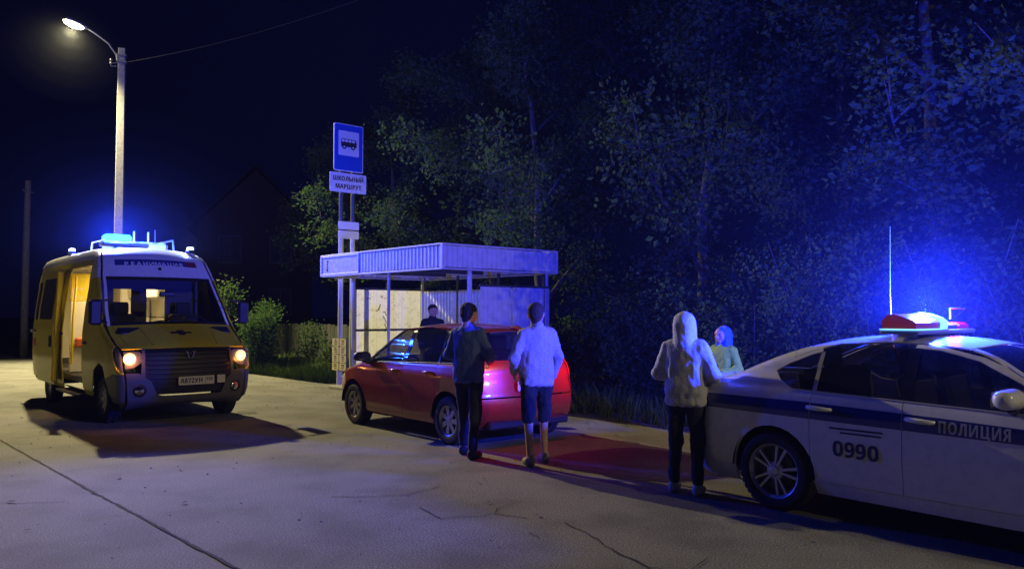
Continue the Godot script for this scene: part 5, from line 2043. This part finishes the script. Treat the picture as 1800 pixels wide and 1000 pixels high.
	# scrawl of dark paint on the far end wall
	var rg := RandomNumberGenerator.new()
	rg.seed = 77
	for k in 7:
		st = st_new()
		var q := Vector3(ex + 0.02, 2.05 - 0.1 * k + rg.randf_range(-0.05, 0.05), -1.35 + rg.randf_range(-0.16, 0.2) if k < 4 else -1.5 + rg.randf_range(-0.04, 0.04))
		var seg := [q]
		for j in 3:
			seg.append(seg[-1] + Vector3(0, rg.randf_range(-0.12, 0.03), rg.randf_range(-0.06, 0.06)))
		tube(st, seg, [0.009], 5)
		build("graffiti", st, M.print_black, t)
	# back wall
	for c in [[0.16, 1.41], [1.49, 2.81], [2.89, 4.18]]:
		st = st_new()
		ribbed(st, c[1] - c[0], 1.86, 0.115, 0.018, xf_at(Vector3(c[0], 0.3, -2.6)))
		build("wall_panel", st, M.sheet_white, t)
	# near end wall
	for c in [[-2.75, -1.76], [-1.72, -0.95]]:
		st = st_new()
		ribbed(st, c[1] - c[0], 1.84, 0.115, 0.018, Transform3D(Basis(Vector3.UP, PI / 2), Vector3(L - 0.1, 0.3, c[1])))
		build("wall_panel", st, M.sheet_white, t)
	st = st_new()
	for y in [0.28, 2.16]:
		box(st, Vector3(L - 0.1, y, -1.85), Vector3(0.04, 0.04, 1.85), 0.006)
	build("wall_rail", st, M.dark_metal, t)
	# bench of three boards
	for k in 3:
		st = st_new()
		box(st, Vector3(2.1, 0.46, -2.15 - 0.13 * k), Vector3(3.2, 0.035, 0.115), 0.008)
		build("bench_board", st, M.grey_wood, t)
	for x in [0.8, 2.1, 3.4]:
		st = st_new()
		box(st, Vector3(x, 0.22, -2.28), Vector3(0.05, 0.44, 0.36), 0.006)
		build("bench_leg", st, M.dark_metal, t)
	# concrete slab under it
	st = st_new()
	box(st, Vector3(L * 0.5, 0.02, -1.55), Vector3(L + 0.1, 0.1, 2.7), 0.02)
	build("floor_slab", st, M.concrete, t)

	# stop sign on its pair of pipes
	var p := thing("bus_stop_sign", "blue bus stop sign on twin white pipes rising behind the shelter", "road sign", Vector3(-3.76, 0, -18.05), deg_to_rad(42))
	for x in [-0.15, 0.15]:
		st = st_new()
		tube(st, [Vector3(x, 0, 0), Vector3(x, 3.35, 0)], [0.055], 14)
		build("pipe", st, M.post_white, p)
		st = st_new()
		tube(st, [Vector3(x, 3.35, 0), Vector3(x, 5.9, 0)], [0.05], 12)
		build("upper_pipe", st, M.dark_metal, p)
	st = st_new()
	prism(st, rounded(0.76, 1.08, 0.04, Vector2(0, 5.4)), 0.04, 0.052)
	var bd := build("sign_board", st, M.sign_white, p)
	st = st_new()
	prism(st, rounded(0.715, 1.035, 0.03, Vector2(0, 5.4)), 0.052, 0.056)
	build("blue_field", st, M.sign_blue, bd)
	st = st_new()
	prism(st, rounded(0.53, 0.56, 0.02, Vector2(0, 5.5)), 0.056, 0.06)
	build("white_field", st, M.sign_white, bd)
	# bus pictogram
	st = st_new()
	prism(st, PackedVector2Array([Vector2(-0.2, 5.42), Vector2(0.2, 5.42), Vector2(0.2, 5.52), Vector2(0.17, 5.6), Vector2(-0.19, 5.6), Vector2(-0.2, 5.56)]), 0.06, 0.064)
	for x in [-0.12, 0.11]:
		prism(st, circle(Vector2(x, 5.415), 0.052, 20), 0.06, 0.066)
	build("bus_symbol", st, M.print_black, bd)
	st = st_new()
	for k in 4:
		prism(st, rounded(0.07, 0.06, 0.01, Vector2(-0.148 + 0.088 * k, 5.557)), 0.064, 0.067)
	for x in [-0.12, 0.11]:
		prism(st, circle(Vector2(x, 5.415), 0.022, 16), 0.066, 0.069)
	build("symbol_window", st, M.sign_white, bd)
	st = st_new()
	prism(st, rounded(0.94, 0.44, 0.03, Vector2(0, 4.6)), 0.04, 0.05)
	var sp := build("school_route_plate", st, M.sign_white, p)
	words(sp, "ШКОЛЬНЫЙ", 0.105, 0.78, M.print_black, xf_at(Vector3(0, 4.69, 0.052)), 0.004)
	words(sp, "МАРШРУТ", 0.105, 0.66, M.print_black, xf_at(Vector3(0, 4.51, 0.052)), 0.004)
	for y in [3.42, 3.63]:
		st = st_new()
		prism(st, rounded(0.53, 0.18, 0.02, Vector2(0.02, y)), 0.04, 0.05)
		build("timetable_plate", st, M.sign_white, p)

	# board with notices strapped to the foot of the pipes
	var nb := thing("notice_board", "small board of pale notices strapped to the pipes beside the shelter", "notice board", Vector3(-3.86, 0, -17.86), deg_to_rad(-46))
	st = st_new()
	box(st, Vector3(0, 0.72, 0), Vector3(0.62, 0.74, 0.03), 0.005)
	build("backing", st, M.grey_wood, nb)
	var rg2 := RandomNumberGenerator.new()
	rg2.seed = 5
	for k in 8:
		st = st_new()
		var cx := -0.15 + 0.3 * (k % 2)
		var cy := 0.99 - 0.18 * (k / 2)
		box(st, Vector3.ZERO, Vector3(0.27, 0.165, 0.003), 0.001)
		var pg := build("notice", st, M.paper_yellow, nb, Transform3D(Basis(Vector3(0, 0, 1), rg2.randf_range(-0.06, 0.06)), Vector3(cx, cy, 0.018)))
		st = st_new()
		for j in 3:
			box(st, Vector3(rg2.randf_range(-0.01, 0.01), 0.045 - 0.04 * j, 0.003), Vector3(rg2.randf_range(0.07, 0.14), 0.014 if j else 0.022, 0.003), 0.0005)
		build("print_line", st, M.print_black, pg)
	st = st_new()
	tube(st, [Vector3(-0.06, 0, -0.02), Vector3(-0.06, 0.4, -0.02)], [0.05], 10)
	build("leg", st, M.post_white, nb)


# ---------------------------------------------------------------- house and fence far behind
func make_background() -> void:
	var h := thing("gabled_house", "dim two storey house with a steep gable far behind the grass verge", "house", Vector3(-18.1, 0, -56), deg_to_rad(14))
	h.scale = Vector3.ONE * 1.42
	var W := 5.4
	var D := 8.0
	var e := 5.6
	var ap := 8.3
	var st := st_new()
	prism(st, pts2([-W / 2, 0, W / 2, 0, W / 2, e, 0, ap, -W / 2, e]), -0.15, 0.0)
	build("gable_wall", st, M.house_wall, h)
	st = st_new()
	box(st, Vector3(-W / 2 + 0.075, e / 2, -D / 2 - 0.15), Vector3(0.15, e, D), 0.01)
	box(st, Vector3(W / 2 - 0.075, e / 2, -D / 2 - 0.15), Vector3(0.15, e, D), 0.01)
	box(st, Vector3(0, e / 2, -D - 0.22), Vector3(W, e, 0.14), 0.01)
	build("wall", st, M.house_wall, h)
	st = st_new()
	for s in [-1.0, 1.0]:
		var a := Vector3(s * (W / 2 + 0.45), e - 0.45, 0)
		var b := Vector3(0, ap + 0.12, 0)
		var n := Vector3((b.y - a.y) * s, absf(a.x), 0).normalized() * 0.1
		quad(st, a + Vector3(0, 0, 0.4), b + Vector3(0, 0, 0.4), b + Vector3(0, 0, -D - 0.6), a + Vector3(0, 0, -D - 0.6), -n)
		quad(st, a + n + Vector3(0, 0, 0.4), b + n + Vector3(0, 0, 0.4), b + n + Vector3(0, 0, -D - 0.6), a + n + Vector3(0, 0, -D - 0.6), n)
		quad(st, a + Vector3(0, 0, 0.4), b + Vector3(0, 0, 0.4), b + n + Vector3(0, 0, 0.4), a + n + Vector3(0, 0, 0.4), Vector3(0, 0, 1))
		quad(st, a + Vector3(0, 0, 0.4), a + n + Vector3(0, 0, 0.4), a + n + Vector3(0, 0, -D - 0.6), a + Vector3(0, 0, -D - 0.6), Vector3(s, 0, 0))
	build("roof", st, M.house_roof, h)
	for x in [-1.2, 1.2]:
		for y in [1.7, 4.3]:
			st = st_new()
			for f in [[-0.52, 0, 0.08, 1.4], [0.52, 0, 0.08, 1.4], [0, -0.66, 1.12, 0.08], [0, 0.66, 1.12, 0.08], [0, 0, 0.06, 1.3]]:
				box(st, Vector3(x + f[0], y + f[1], 0.02), Vector3(f[2], f[3], 0.08), 0.006)
			var wn := build("window", st, M.house_trim, h)
			st = st_new()
			box(st, Vector3(x, y, 0.012), Vector3(1.0, 1.28, 0.02), 0.002)
			build("pane", st, M.dark_glass, wn)
	# board fence
	var r := RandomNumberGenerator.new()
	r.seed = 15
	var p0 := road_point(-27.5, 12.8)
	var p1 := road_point(-14.0, 12.8)
	var f := thing("board_fence", "low grey green board fence behind the weeds beside the shelter", "fence", p0, deg_to_rad(-48))
	var long := p0.distance_to(p1)
	var meshes := []
	for v in 5:
		st = st_new()
		var hh := 1.22 + r.randf_range(-0.03, 0.05)
		prism(st, pts2([-0.058, 0, 0.058, 0, 0.058, hh - 0.02, 0.03, hh, -0.05, hh - 0.01, -0.058, hh - 0.03]), -0.01, 0.012)
		meshes.append(st.commit())
	var n := int(long / 0.13)
	for k in n:
		put("board", meshes[r.randi() % 5], M.fence_green if r.randf() < 0.7 else M.fence_grey, f, Transform3D(Basis(Vector3(0, 0, 1), r.randf_range(-0.012, 0.012)), Vector3(0.065 + k * 0.13, 0.05, 0.05)))
	for y in [0.35, 1.0]:
		st = st_new()
		box(st, Vector3(long * 0.5, y, 0.02), Vector3(long, 0.06, 0.035), 0.006)
		build("rail", st, M.fence_grey, f)
	for k in 6:
		st = st_new()
		box(st, Vector3(long * k / 5.0, 0.62, -0.04), Vector3(0.09, 1.3, 0.08), 0.008)
		build("fence_post", st, M.fence_grey, f)


func make_plants() -> void:
	var spots := [
		[-25.5, 15.5, 8.5, 5.0], [-21.0, 14.2, 9.5, 5.5], [-17.0, 14.8, 11.0, 6.0], [-13.4, 13.2, 10.5, 5.6], [-10.8, 15.2, 12.0, 6.2], [-8.6, 12.7, 10.0, 5.2],
		[-6.3, 14.4, 11.5, 6.0], [-4.4, 12.3, 10.5, 5.4], [-2.2, 13.6, 11.0, 5.8], [-15.2, 17.5, 12.5, 6.4], [-9.6, 18.2, 13.0, 6.8], [-5.2, 17.6, 13.0, 6.8], [-0.8, 16.5, 12.0, 6.2], [-19.4, 18.0, 12.0, 6.2], [0.6, 12.6, 10.0, 5.4]]
	var names := [
		"leafy tree at the far left end of the wood, past the shelter sign", "broad dark tree just right of the stop sign", "tall dim tree rising behind the left part of the shelter roof", "leafy tree rising behind the right end of the shelter roof",
		"tall tree with a pale top standing between the shelter and the police car", "forked tree behind the person in the pale jacket", "tall dark tree behind the boot of the police car", "blue lit tree close behind the police car roof", "tree at the right edge behind the police car windscreen",
		"taller tree deep in the wood behind the shelter", "tallest tree deep in the wood left of the police car", "tall tree deep in the wood above the police car light bar", "tall tree deep in the wood at the right edge", "tall tree deep in the wood behind the stop sign", "nearest tree of the wood, cut by the right edge"]
	for i in spots.size():
		var s: Array = spots[i]
		tree("leafy_tree", names[i], "tree", "trees of the wood along the road", road_point(s[0], s[1]), s[2], s[3], 0.16, 1150 if i < 9 else 800, 100 + i, M.leaf_dark if i % 3 else M.leaf_mid, 0.02 * (i % 3 - 1))
	var under := [[-12.2, 12.2, 1.5, 1.7], [-10.4, 11.9, 2.2, 2.0], [-9.2, 11.6, 1.7, 1.8], [-8.0, 11.7, 2.6, 2.1], [-6.9, 11.4, 2.0, 1.9], [-5.9, 11.5, 3.0, 2.2], [-4.9, 11.3, 2.3, 2.0], [-3.8, 11.4, 2.9, 2.2], [-2.9, 11.2, 2.3, 2.0], [-1.6, 11.4, 3.1, 2.2], [-0.4, 11.6, 2.4, 2.0]]
	var un := ["low bush against the right end of the shelter", "round bush a step right of the shelter", "small bush left of the person in the pale jacket", "tall bush behind the person in the pale jacket", "bush behind the flowers on the boot", "tall bush behind the rear window of the police car", "bush behind the rear door of the police car", "tall bush behind the blue lamp of the police car", "bush behind the front door of the police car", "tall bush behind the police car windscreen", "bush at the right edge of the wood"]
	for i in under.size():
		var s: Array = under[i]
		shrub("wood_bush", un[i], "bush", "bushes at the edge of the wood", road_point(s[0], s[1]), s[2], s[3], 330, 300 + i, M.leaf_mid if i % 2 else M.leaf_dark)
	shrub("green_bush", "bright green bush on the verge beside the ambulance", "bush", "", Vector3(-7.05, 0, -22.2), 1.85, 1.15, 420, 41, M.leaf_bright)
	shrub("weed_clump", "tall thin weeds before the fence, right of the green bush", "weeds", "", Vector3(-5.75, 0, -22.6), 1.35, 0.9, 60, 42, M.leaf_mid)
	shrub("weed_clump", "dim low weeds between the tall weeds and the notice board", "weeds", "", Vector3(-5.0, 0, -21.9), 0.9, 0.9, 60, 43, M.leaf_dark)
	tree("sapling", "slim young tree whose top shows past the right windscreen edge of the ambulance", "sapling", "", Vector3(-8.35, 0, -23.2), 2.75, 0.8, 0.65, 46, 44, M.leaf_mid)
# ---------------------------------------------------------------- people
func hand_mesh(sg: float) -> ArrayMesh:
	var b := []
	b.append([Vector3(0, 0.05, 0), Vector3(0, -0.02, 0), 0.027, 0.025])
	for z in [0.026, 0.004, -0.02]:
		b.append([Vector3(0, -0.025, z * 0.7), Vector3(-0.004 * sg, -0.085, z), 0.016, 0.013])
	var f := [[0.032, 0.07], [0.011, 0.078], [-0.01, 0.072], [-0.029, 0.056]]
	for k in 4:
		var z: float = f[k][0]
		var l: float = f[k][1]
		var p0 := Vector3(-0.004 * sg, -0.085, z)
		var p1 := p0 + Vector3(-0.010 * sg, -l * 0.45, 0.002 * (1 - k))
		var p2 := p1 + Vector3(-0.016 * sg, -l * 0.3, 0)
		var p3 := p2 + Vector3(-0.014 * sg, -l * 0.18, 0)
		b.append([p0, p1, 0.0098, 0.0088])
		b.append([p1, p2, 0.0088, 0.008])
		b.append([p2, p3, 0.008, 0.0072])
	b.append([Vector3(-0.006 * sg, -0.03, 0.024), Vector3(-0.014 * sg, -0.055, 0.048), 0.014, 0.0115])
	b.append([Vector3(-0.014 * sg, -0.055, 0.048), Vector3(-0.022 * sg, -0.09, 0.056), 0.011, 0.0085])
	return skin(b, 0.0036, 0.003)


func head_mesh() -> ArrayMesh:
	var b := [
		[Vector3(0, 0.005, -0.03), Vector3(0, 0.0, 0.015), 0.088, 0.08], [Vector3(0, 0.03, -0.02), Vector3(0, 0.02, 0.02), 0.082, 0.072],
		[Vector3(0, -0.055, 0.03), Vector3(0, -0.095, 0.06), 0.055, 0.03], [Vector3(-0.03, -0.05, 0.04), Vector3(0.03, -0.05, 0.04), 0.045, 0.045],
		[Vector3(0, 0.0, 0.092), Vector3(0, -0.04, 0.112), 0.009, 0.013], [Vector3(-0.013, -0.045, 0.1), Vector3(0.013, -0.045, 0.1), 0.009, 0.009],
		[Vector3(-0.045, 0.016, 0.076), Vector3(0.045, 0.016, 0.076), 0.018, 0.018], [Vector3(-0.02, -0.074, 0.087), Vector3(0.02, -0.074, 0.087), 0.007, 0.007], [Vector3(-0.016, -0.084, 0.085), Vector3(0.016, -0.084, 0.085), 0.008, 0.008],
		[Vector3(0, -0.06, -0.03), Vector3(0, -0.17, -0.035), 0.055, 0.056],
	]
	for s in [-1.0, 1.0]:
		b.append([Vector3(s * 0.08, -0.005, -0.012), Vector3(s * 0.078, -0.04, -0.004), 0.017, 0.011])
		b.append([Vector3(s * 0.045, -0.03, 0.06), Vector3(s * 0.05, -0.02, 0.04), 0.025, 0.03])
	return skin(b, 0.0055, 0.006)


# faces +z; o: height, feet, arms, colours, hair or hood
func person(label: String, at: Vector3, yaw: float, o: Dictionary) -> Node3D:
	var s: float = o.h / 1.75
	var t := thing("person", label, "person", at, yaw, o.get("group", ""))
	t.scale = Vector3.ONE * s
	var feet: Array = o.get("feet", [Vector3(0.12, 0.08, 0.03), Vector3(-0.12, 0.08, -0.02)])   # ankles, left then right
	var hip_y: float = o.get("hip", 0.93)
	var lean: Vector3 = o.get("lean", Vector3.ZERO)
	var sh := [Vector3(0.17, 1.405, -0.01) + lean, Vector3(-0.17, 1.405, -0.01) + lean]
	var el: Array = o.get("elbows", [Vector3(0.25, 1.14, -0.03), Vector3(-0.25, 1.14, -0.03)])
	var wr: Array = o.get("wrists", [Vector3(0.25, 0.9, 0.07), Vector3(-0.25, 0.9, 0.07)])
	var hips := [Vector3(0.095, hip_y, 0), Vector3(-0.095, hip_y, 0)]
	var knees := []
	for k in 2:
		var m: Vector3 = (hips[k] + feet[k]) * 0.5
		knees.append(o.knees[k] if o.has("knees") else m + Vector3(0, 0, 0.025))
	var hd: Vector3 = Vector3(0, 1.635, 0.015) + lean * 1.15
	var hb := Basis(Vector3.UP, o.get("turn", 0.0)) * Basis(Vector3.RIGHT, o.get("nod", 0.0))
	# body: neck, trunk, limbs as one surface, with head and hands joined on
	var b := [
		[hd + Vector3(0, -0.1, -0.03), Vector3(0, 1.4, -0.02) + lean, 0.055, 0.065], [Vector3(-0.13, 1.39, -0.01) + lean, Vector3(0.13, 1.39, -0.01) + lean, 0.06, 0.06],
		[Vector3(0, 1.33, 0) + lean, Vector3(0, 1.05, 0) + lean * 0.4, 0.085, 0.075], [Vector3(-0.06, hip_y + 0.02, 0), Vector3(0.06, hip_y + 0.02, 0), 0.07, 0.07], [Vector3(0, 1.1, 0) + lean * 0.4, Vector3(0, hip_y + 0.02, 0), 0.07, 0.065],
	]
	for k in 2:
		b.append([sh[k], el[k], 0.046, 0.036])
		b.append([el[k], wr[k], 0.036, 0.026])
		b.append([hips[k], knees[k], 0.062, 0.048])
		b.append([knees[k], feet[k], 0.05, 0.036])
		b.append([feet[k] + Vector3(0, -0.02, -0.02), feet[k] + Vector3(0, -0.045, 0.13), 0.036, 0.026])
	var st := st_new()
	st.append_from(skin(b, 0.018, 0.014), 0, Transform3D.IDENTITY)
	st.append_from(head_shape, 0, Transform3D(hb, hd))
	for k in 2:
		var d: Vector3 = (wr[k] - el[k]).normalized()
		var y := -d
		var x := (Vector3(1, 0, 0) - y * y.x).normalized() if absf(y.x) < 0.95 else Vector3(0, 1, 0)
		var hx := Basis(x, y, x.cross(y))
		st.append_from(hand_shape[k], 0, Transform3D(hx, wr[k]))
	build("body", st, M.skin, t)
	for k in [-1.0, 1.0]:
		st = st_new()
		var sp := SphereMesh.new()
		sp.radius = 0.0125
		sp.height = 0.025
		sp.radial_segments = 12
		sp.rings = 6
		put("eye", sp, M.eye, t, Transform3D(hb, hd + hb * Vector3(k * 0.032, 0.0, 0.083)))
	# jacket
	var w: float = o.get("bulk", 1.0)
	var hem: float = o.get("hem", 0.88)
	var j := [
		[Vector3(-0.125, 1.42, -0.012) + lean, Vector3(0.125, 1.42, -0.012) + lean, 0.062, 0.062], [Vector3(0, 1.46, -0.025) + lean, Vector3(0, 1.5, -0.02) + lean * 1.1, 0.075, 0.07],
		[Vector3(0.08, 1.34, 0.0) + lean, Vector3(0.075, 1.06, 0.0) + lean * 0.4, 0.108 * w, 0.105 * w], [Vector3(-0.08, 1.34, 0.0) + lean, Vector3(-0.075, 1.06, 0.0) + lean * 0.4, 0.108 * w, 0.105 * w],
		[Vector3(0.075, 1.06, 0.0) + lean * 0.4, Vector3(0.085, hem + 0.1, 0), 0.105 * w, 0.115 * w], [Vector3(-0.075, 1.06, 0.0) + lean * 0.4, Vector3(-0.085, hem + 0.1, 0), 0.105 * w, 0.115 * w],
	]
	j.append([Vector3(0, 1.38, -0.01) + lean, Vector3(0, hem + 0.1, 0), 0.112 * w, 0.116 * w])
	for k in 2:
		var cuff: Vector3 = el[k].lerp(wr[k], 0.9)
		if o.get("short_sleeves", false):
			j.append([sh[k], sh[k].lerp(el[k], 0.8), 0.062, 0.06])
		else:
			j.append([sh[k], el[k], 0.061 * w, 0.05 * w])
			j.append([el[k], cuff, 0.054 * w, 0.044 * w])
	for k in 12:
		var a := TAU * k / 12.0
		var b2 := TAU * (k + 1) / 12.0
		j.append([Vector3(cos(a) * 0.155 * w, hem, sin(a) * 0.085 * w), Vector3(cos(b2) * 0.155 * w, hem, sin(b2) * 0.085 * w), 0.03, 0.03])
	put("jacket", skin(j, 0.0165, 0.015, 0.01, 13.0), o.top, t)
	if o.has("vest"):
		var v := []
		for sgn in [-1.0, 1.0]:
			v.append([Vector3(sgn * 0.08, 1.32, 0.0) + lean, Vector3(sgn * 0.078, 1.08, 0.0) + lean * 0.4, 0.119 * w, 0.117 * w])
		put("vest", skin(v, 0.0165, 0.016, 0.006, 8.0), o.vest, t)
	# trousers
	var p := [[Vector3(-0.07, hip_y + 0.04, 0), Vector3(0.07, hip_y + 0.04, 0), 0.105, 0.105], [Vector3(0, hip_y + 0.04, 0), Vector3(0, hip_y - 0.06, 0), 0.1, 0.075]]
	var short: bool = o.get("shorts", false)
	for k in 2:
		p.append([hips[k], knees[k], 0.096, 0.076 if short else 0.068])
		if not short:
			p.append([knees[k], feet[k] + Vector3(0, 0.05, -0.005), 0.066, 0.055])
	put("trousers", skin(p, 0.0165, 0.012, 0.012, 11.0), o.legs, t)
	# shoes
	for k in 2:
		var f: Vector3 = feet[k]
		var fy := f.y - 0.08
		var ss := [[f + Vector3(0, -0.01, -0.025), f + Vector3(0, -0.035, -0.03), 0.046, 0.042], [Vector3(f.x, fy + 0.042, f.z - 0.03), Vector3(f.x * 1.06, fy + 0.038, f.z + 0.13), 0.04, 0.036], [f + Vector3(0, -0.015, 0.0), Vector3(f.x * 1.04, fy + 0.045, f.z + 0.09), 0.042, 0.036]]
		put("shoe", skin(ss, 0.011, 0.008), o.shoes, t)
	# hair or hood
	if o.has("hood"):
		put("hood", skin([[hd + hb * Vector3(0, 0.008, -0.045), hd + hb * Vector3(0, 0.01, -0.005), 0.104, 0.096], [hd + hb * Vector3(0, -0.05, -0.06), Vector3(0, 1.46, -0.06) + lean, 0.1, 0.095], [hd + hb * Vector3(0.06, -0.06, -0.01), Vector3(0.06, 1.47, 0.0) + lean, 0.05, 0.06], [hd + hb * Vector3(-0.06, -0.06, -0.01), Vector3(-0.06, 1.47, 0.0) + lean, 0.05, 0.06]], 0.012, 0.014, 0.006, 12.0), o.hood, t)
	elif o.has("cap"):
		put("hair", skin([[hd + hb * Vector3(0, -0.01, -0.05), hd + hb * Vector3(0, 0.0, -0.02), 0.086, 0.086]], 0.01, 0.008), o.hair, t)
		var cp := st_new()
		lathe(cp, [Vector2(0.001, 0.105), Vector2(0.07, 0.1), Vector2(0.122, 0.085), Vector2(0.126, 0.075), Vector2(0.1, 0.05), Vector2(0.098, 0.02)], 24, Transform3D(hb * Basis(Vector3.RIGHT, -PI / 2), hd + hb * Vector3(0, 0.02, -0.01)))
		var cap_o := build("cap", cp, o.cap, t)
		cp = st_new()
		prism(cp, pts2([-0.08, 0.0, -0.06, 0.05, 0.0, 0.07, 0.06, 0.05, 0.08, 0.0]), 0.0, 0.008, Transform3D(hb * Basis(Vector3.RIGHT, PI / 2 + 0.35), hd + hb * Vector3(0, 0.045, 0.075)))
		build("visor", cp, M.gloss_black, cap_o)
	else:
		var hl := [[hd + hb * Vector3(0, 0.03, -0.035), hd + hb * Vector3(0, 0.036, 0.005), 0.094, 0.083], [hd + hb * Vector3(0, -0.03, -0.055), hd + hb * Vector3(0, -0.08, -0.05), 0.074, 0.05]]
		if o.has("tail"):
			hl.append([hd + hb * Vector3(0, 0.0, -0.12), hd + hb * Vector3(0, -0.2, -0.13), 0.035, 0.02])
		put("hair", skin(hl, 0.009, 0.008, 0.006, 30.0), o.hair, t)
	return t


func make_people() -> void:
	hand_shape = [hand_mesh(1.0), hand_mesh(-1.0)]
	head_shape = head_mesh()
	# beside the red car, seen from behind, in a blue jacket
	person("dark haired person in a blue jacket standing beside the red car's rear door", Vector3(-0.50, 0, -9.2), deg_to_rad(150), {"h": 1.76, "top": M.cloth_blue, "legs": M.cloth_navy, "shoes": M.shoe_dark, "hair": M.hair_dark,
		"feet": [Vector3(0.14, 0.08, 0.12), Vector3(-0.12, 0.08, -0.1)], "elbows": [Vector3(0.27, 1.16, -0.02), Vector3(-0.28, 1.15, 0.02)], "wrists": [Vector3(0.17, 1.07, 0.21), Vector3(-0.14, 1.06, 0.24)], "nod": 0.15})
	# behind the red car, pale top and shorts
	person("person in a pale jacket and dark shorts behind the red car", Vector3(0.27, 0, -8.75), deg_to_rad(200), {"h": 1.76, "top": M.cloth_pale, "legs": M.cloth_black, "shoes": M.shoe_light, "hair": M.hair_brown, "shorts": true,
		"feet": [Vector3(0.11, 0.08, -0.08), Vector3(-0.13, 0.08, 0.1)], "elbows": [Vector3(0.28, 1.15, -0.05), Vector3(-0.27, 1.16, 0.02)], "wrists": [Vector3(0.2, 0.98, 0.17), Vector3(-0.24, 0.92, 0.12)], "turn": -0.5})
	# by the boot of the police car
	person("person in a hooded light jacket and white shoes at the police car's boot", Vector3(1.60, 0, -7.35), deg_to_rad(150), {"h": 1.66, "top": M.cloth_light, "legs": M.cloth_navy, "shoes": M.shoe_white, "hair": M.hair_brown, "hood": M.cloth_light, "bulk": 1.08,
		"feet": [Vector3(0.13, 0.08, 0.02), Vector3(-0.12, 0.08, -0.03)], "elbows": [Vector3(0.28, 1.14, 0.0), Vector3(-0.28, 1.14, 0.0)], "wrists": [Vector3(0.15, 1.08, 0.22), Vector3(-0.16, 1.06, 0.22)], "nod": 0.2})
	# in the shelter beyond the red car's roof
	person("person in dark clothes standing inside the shelter beyond the red car", Vector3(-1.52, 0.07, -15.3), deg_to_rad(20), {"h": 1.74, "top": M.cloth_navy, "legs": M.cloth_black, "shoes": M.shoe_dark, "hair": M.hair_dark})
	# medic in the back of the ambulance, seen through the windscreen
	var van := Transform3D(Basis(Vector3.UP, deg_to_rad(-49)), Vector3(-5.43, 0, -12.65))
	person("medic in teal scrubs sitting inside the ambulance, seen through the windscreen", van * Vector3(-1.75, 0.12, 0.42), deg_to_rad(-49 + 90), {"h": 1.72, "top": M.cloth_teal, "legs": M.cloth_teal, "shoes": M.shoe_white, "hair": M.hair_dark,
		"hip": 0.99, "feet": [Vector3(0.11, 0.56, 0.36), Vector3(-0.11, 0.56, 0.36)], "knees": [Vector3(0.11, 1.0, 0.4), Vector3(-0.11, 1.0, 0.4)], "elbows": [Vector3(0.27, 1.2, 0.05), Vector3(-0.27, 1.2, 0.05)], "wrists": [Vector3(0.15, 1.1, 0.28), Vector3(-0.15, 1.1, 0.28)]})
	# short figure behind the boot, hood up
	person("short person in a blue hood and bright lime jacket behind the police car's boot", Vector3(2.5, 0, -9.45), deg_to_rad(-55), {"h": 1.5, "top": M.cloth_lime, "legs": M.cloth_navy, "shoes": M.shoe_white, "hair": M.hair_brown, "hood": M.cloth_sky,
		"elbows": [Vector3(0.29, 1.16, 0.02), Vector3(-0.28, 1.14, 0.0)], "wrists": [Vector3(0.16, 1.12, 0.24), Vector3(-0.16, 1.08, 0.22)], "nod": 0.1})


# thin night mist hanging about the two lit vehicles
func make_mist() -> void:
	# each bank: what it hangs about, centre, widths and densities from the outside in
	var air := Vector3(2.5, 2.0, -4.2)
	var banks := [["thin night mist lying over the road and the edge of the wood", air + Vector3(1.5, 0.2, -1.4), Vector3(19, 14, 18), 0.0006]]
	for b in [["the lit blue lamp of the police car", Vector3(3.8, 1.72, -6.9), 0.8, [6.0, 4.8, 3.8, 3.0, 2.2, 1.5], [0.0003, 0.0004, 0.0006, 0.0009, 0.0015, 0.003]],
			["the lit beacon of the ambulance", Vector3(-6.65, 2.95, -13.75), 0.76, [5.6, 4.6, 3.7, 2.9, 2.2, 1.5], [0.0002, 0.0003, 0.0005, 0.0008, 0.0012, 0.0024]],
			["the lit head of the street lamp", Vector3(-13.2, 10.5, -23.85), 0.92, [5.4, 4.4, 3.5, 2.7, 1.9, 1.2], [0.00005, 0.00007, 0.0001, 0.00015, 0.0003, 0.0009]]]:
		for k in 6:
			banks.append(["night mist about %s, %s" % [b[0], ["the widest and faintest bank", "the second bank from outside", "the third bank from outside", "the fourth bank from outside", "the second bank from inside", "the closest and thickest bank"][k]], b[1], Vector3(b[3][k], b[3][k] * b[2], b[3][k]), b[4][k]])
	for m in banks:
		var f := FogVolume.new()
		f.name = numbered("mist")
		f.shape = RenderingServer.FOG_VOLUME_SHAPE_ELLIPSOID
		f.size = m[2]
		f.position = m[1]
		var fm := FogMaterial.new()
		fm.density = m[3]
		fm.albedo = Color(0.9, 0.93, 1.0)
		f.material = fm
		add_child(f)
		tag(f, m[0], "mist", "", "stuff")
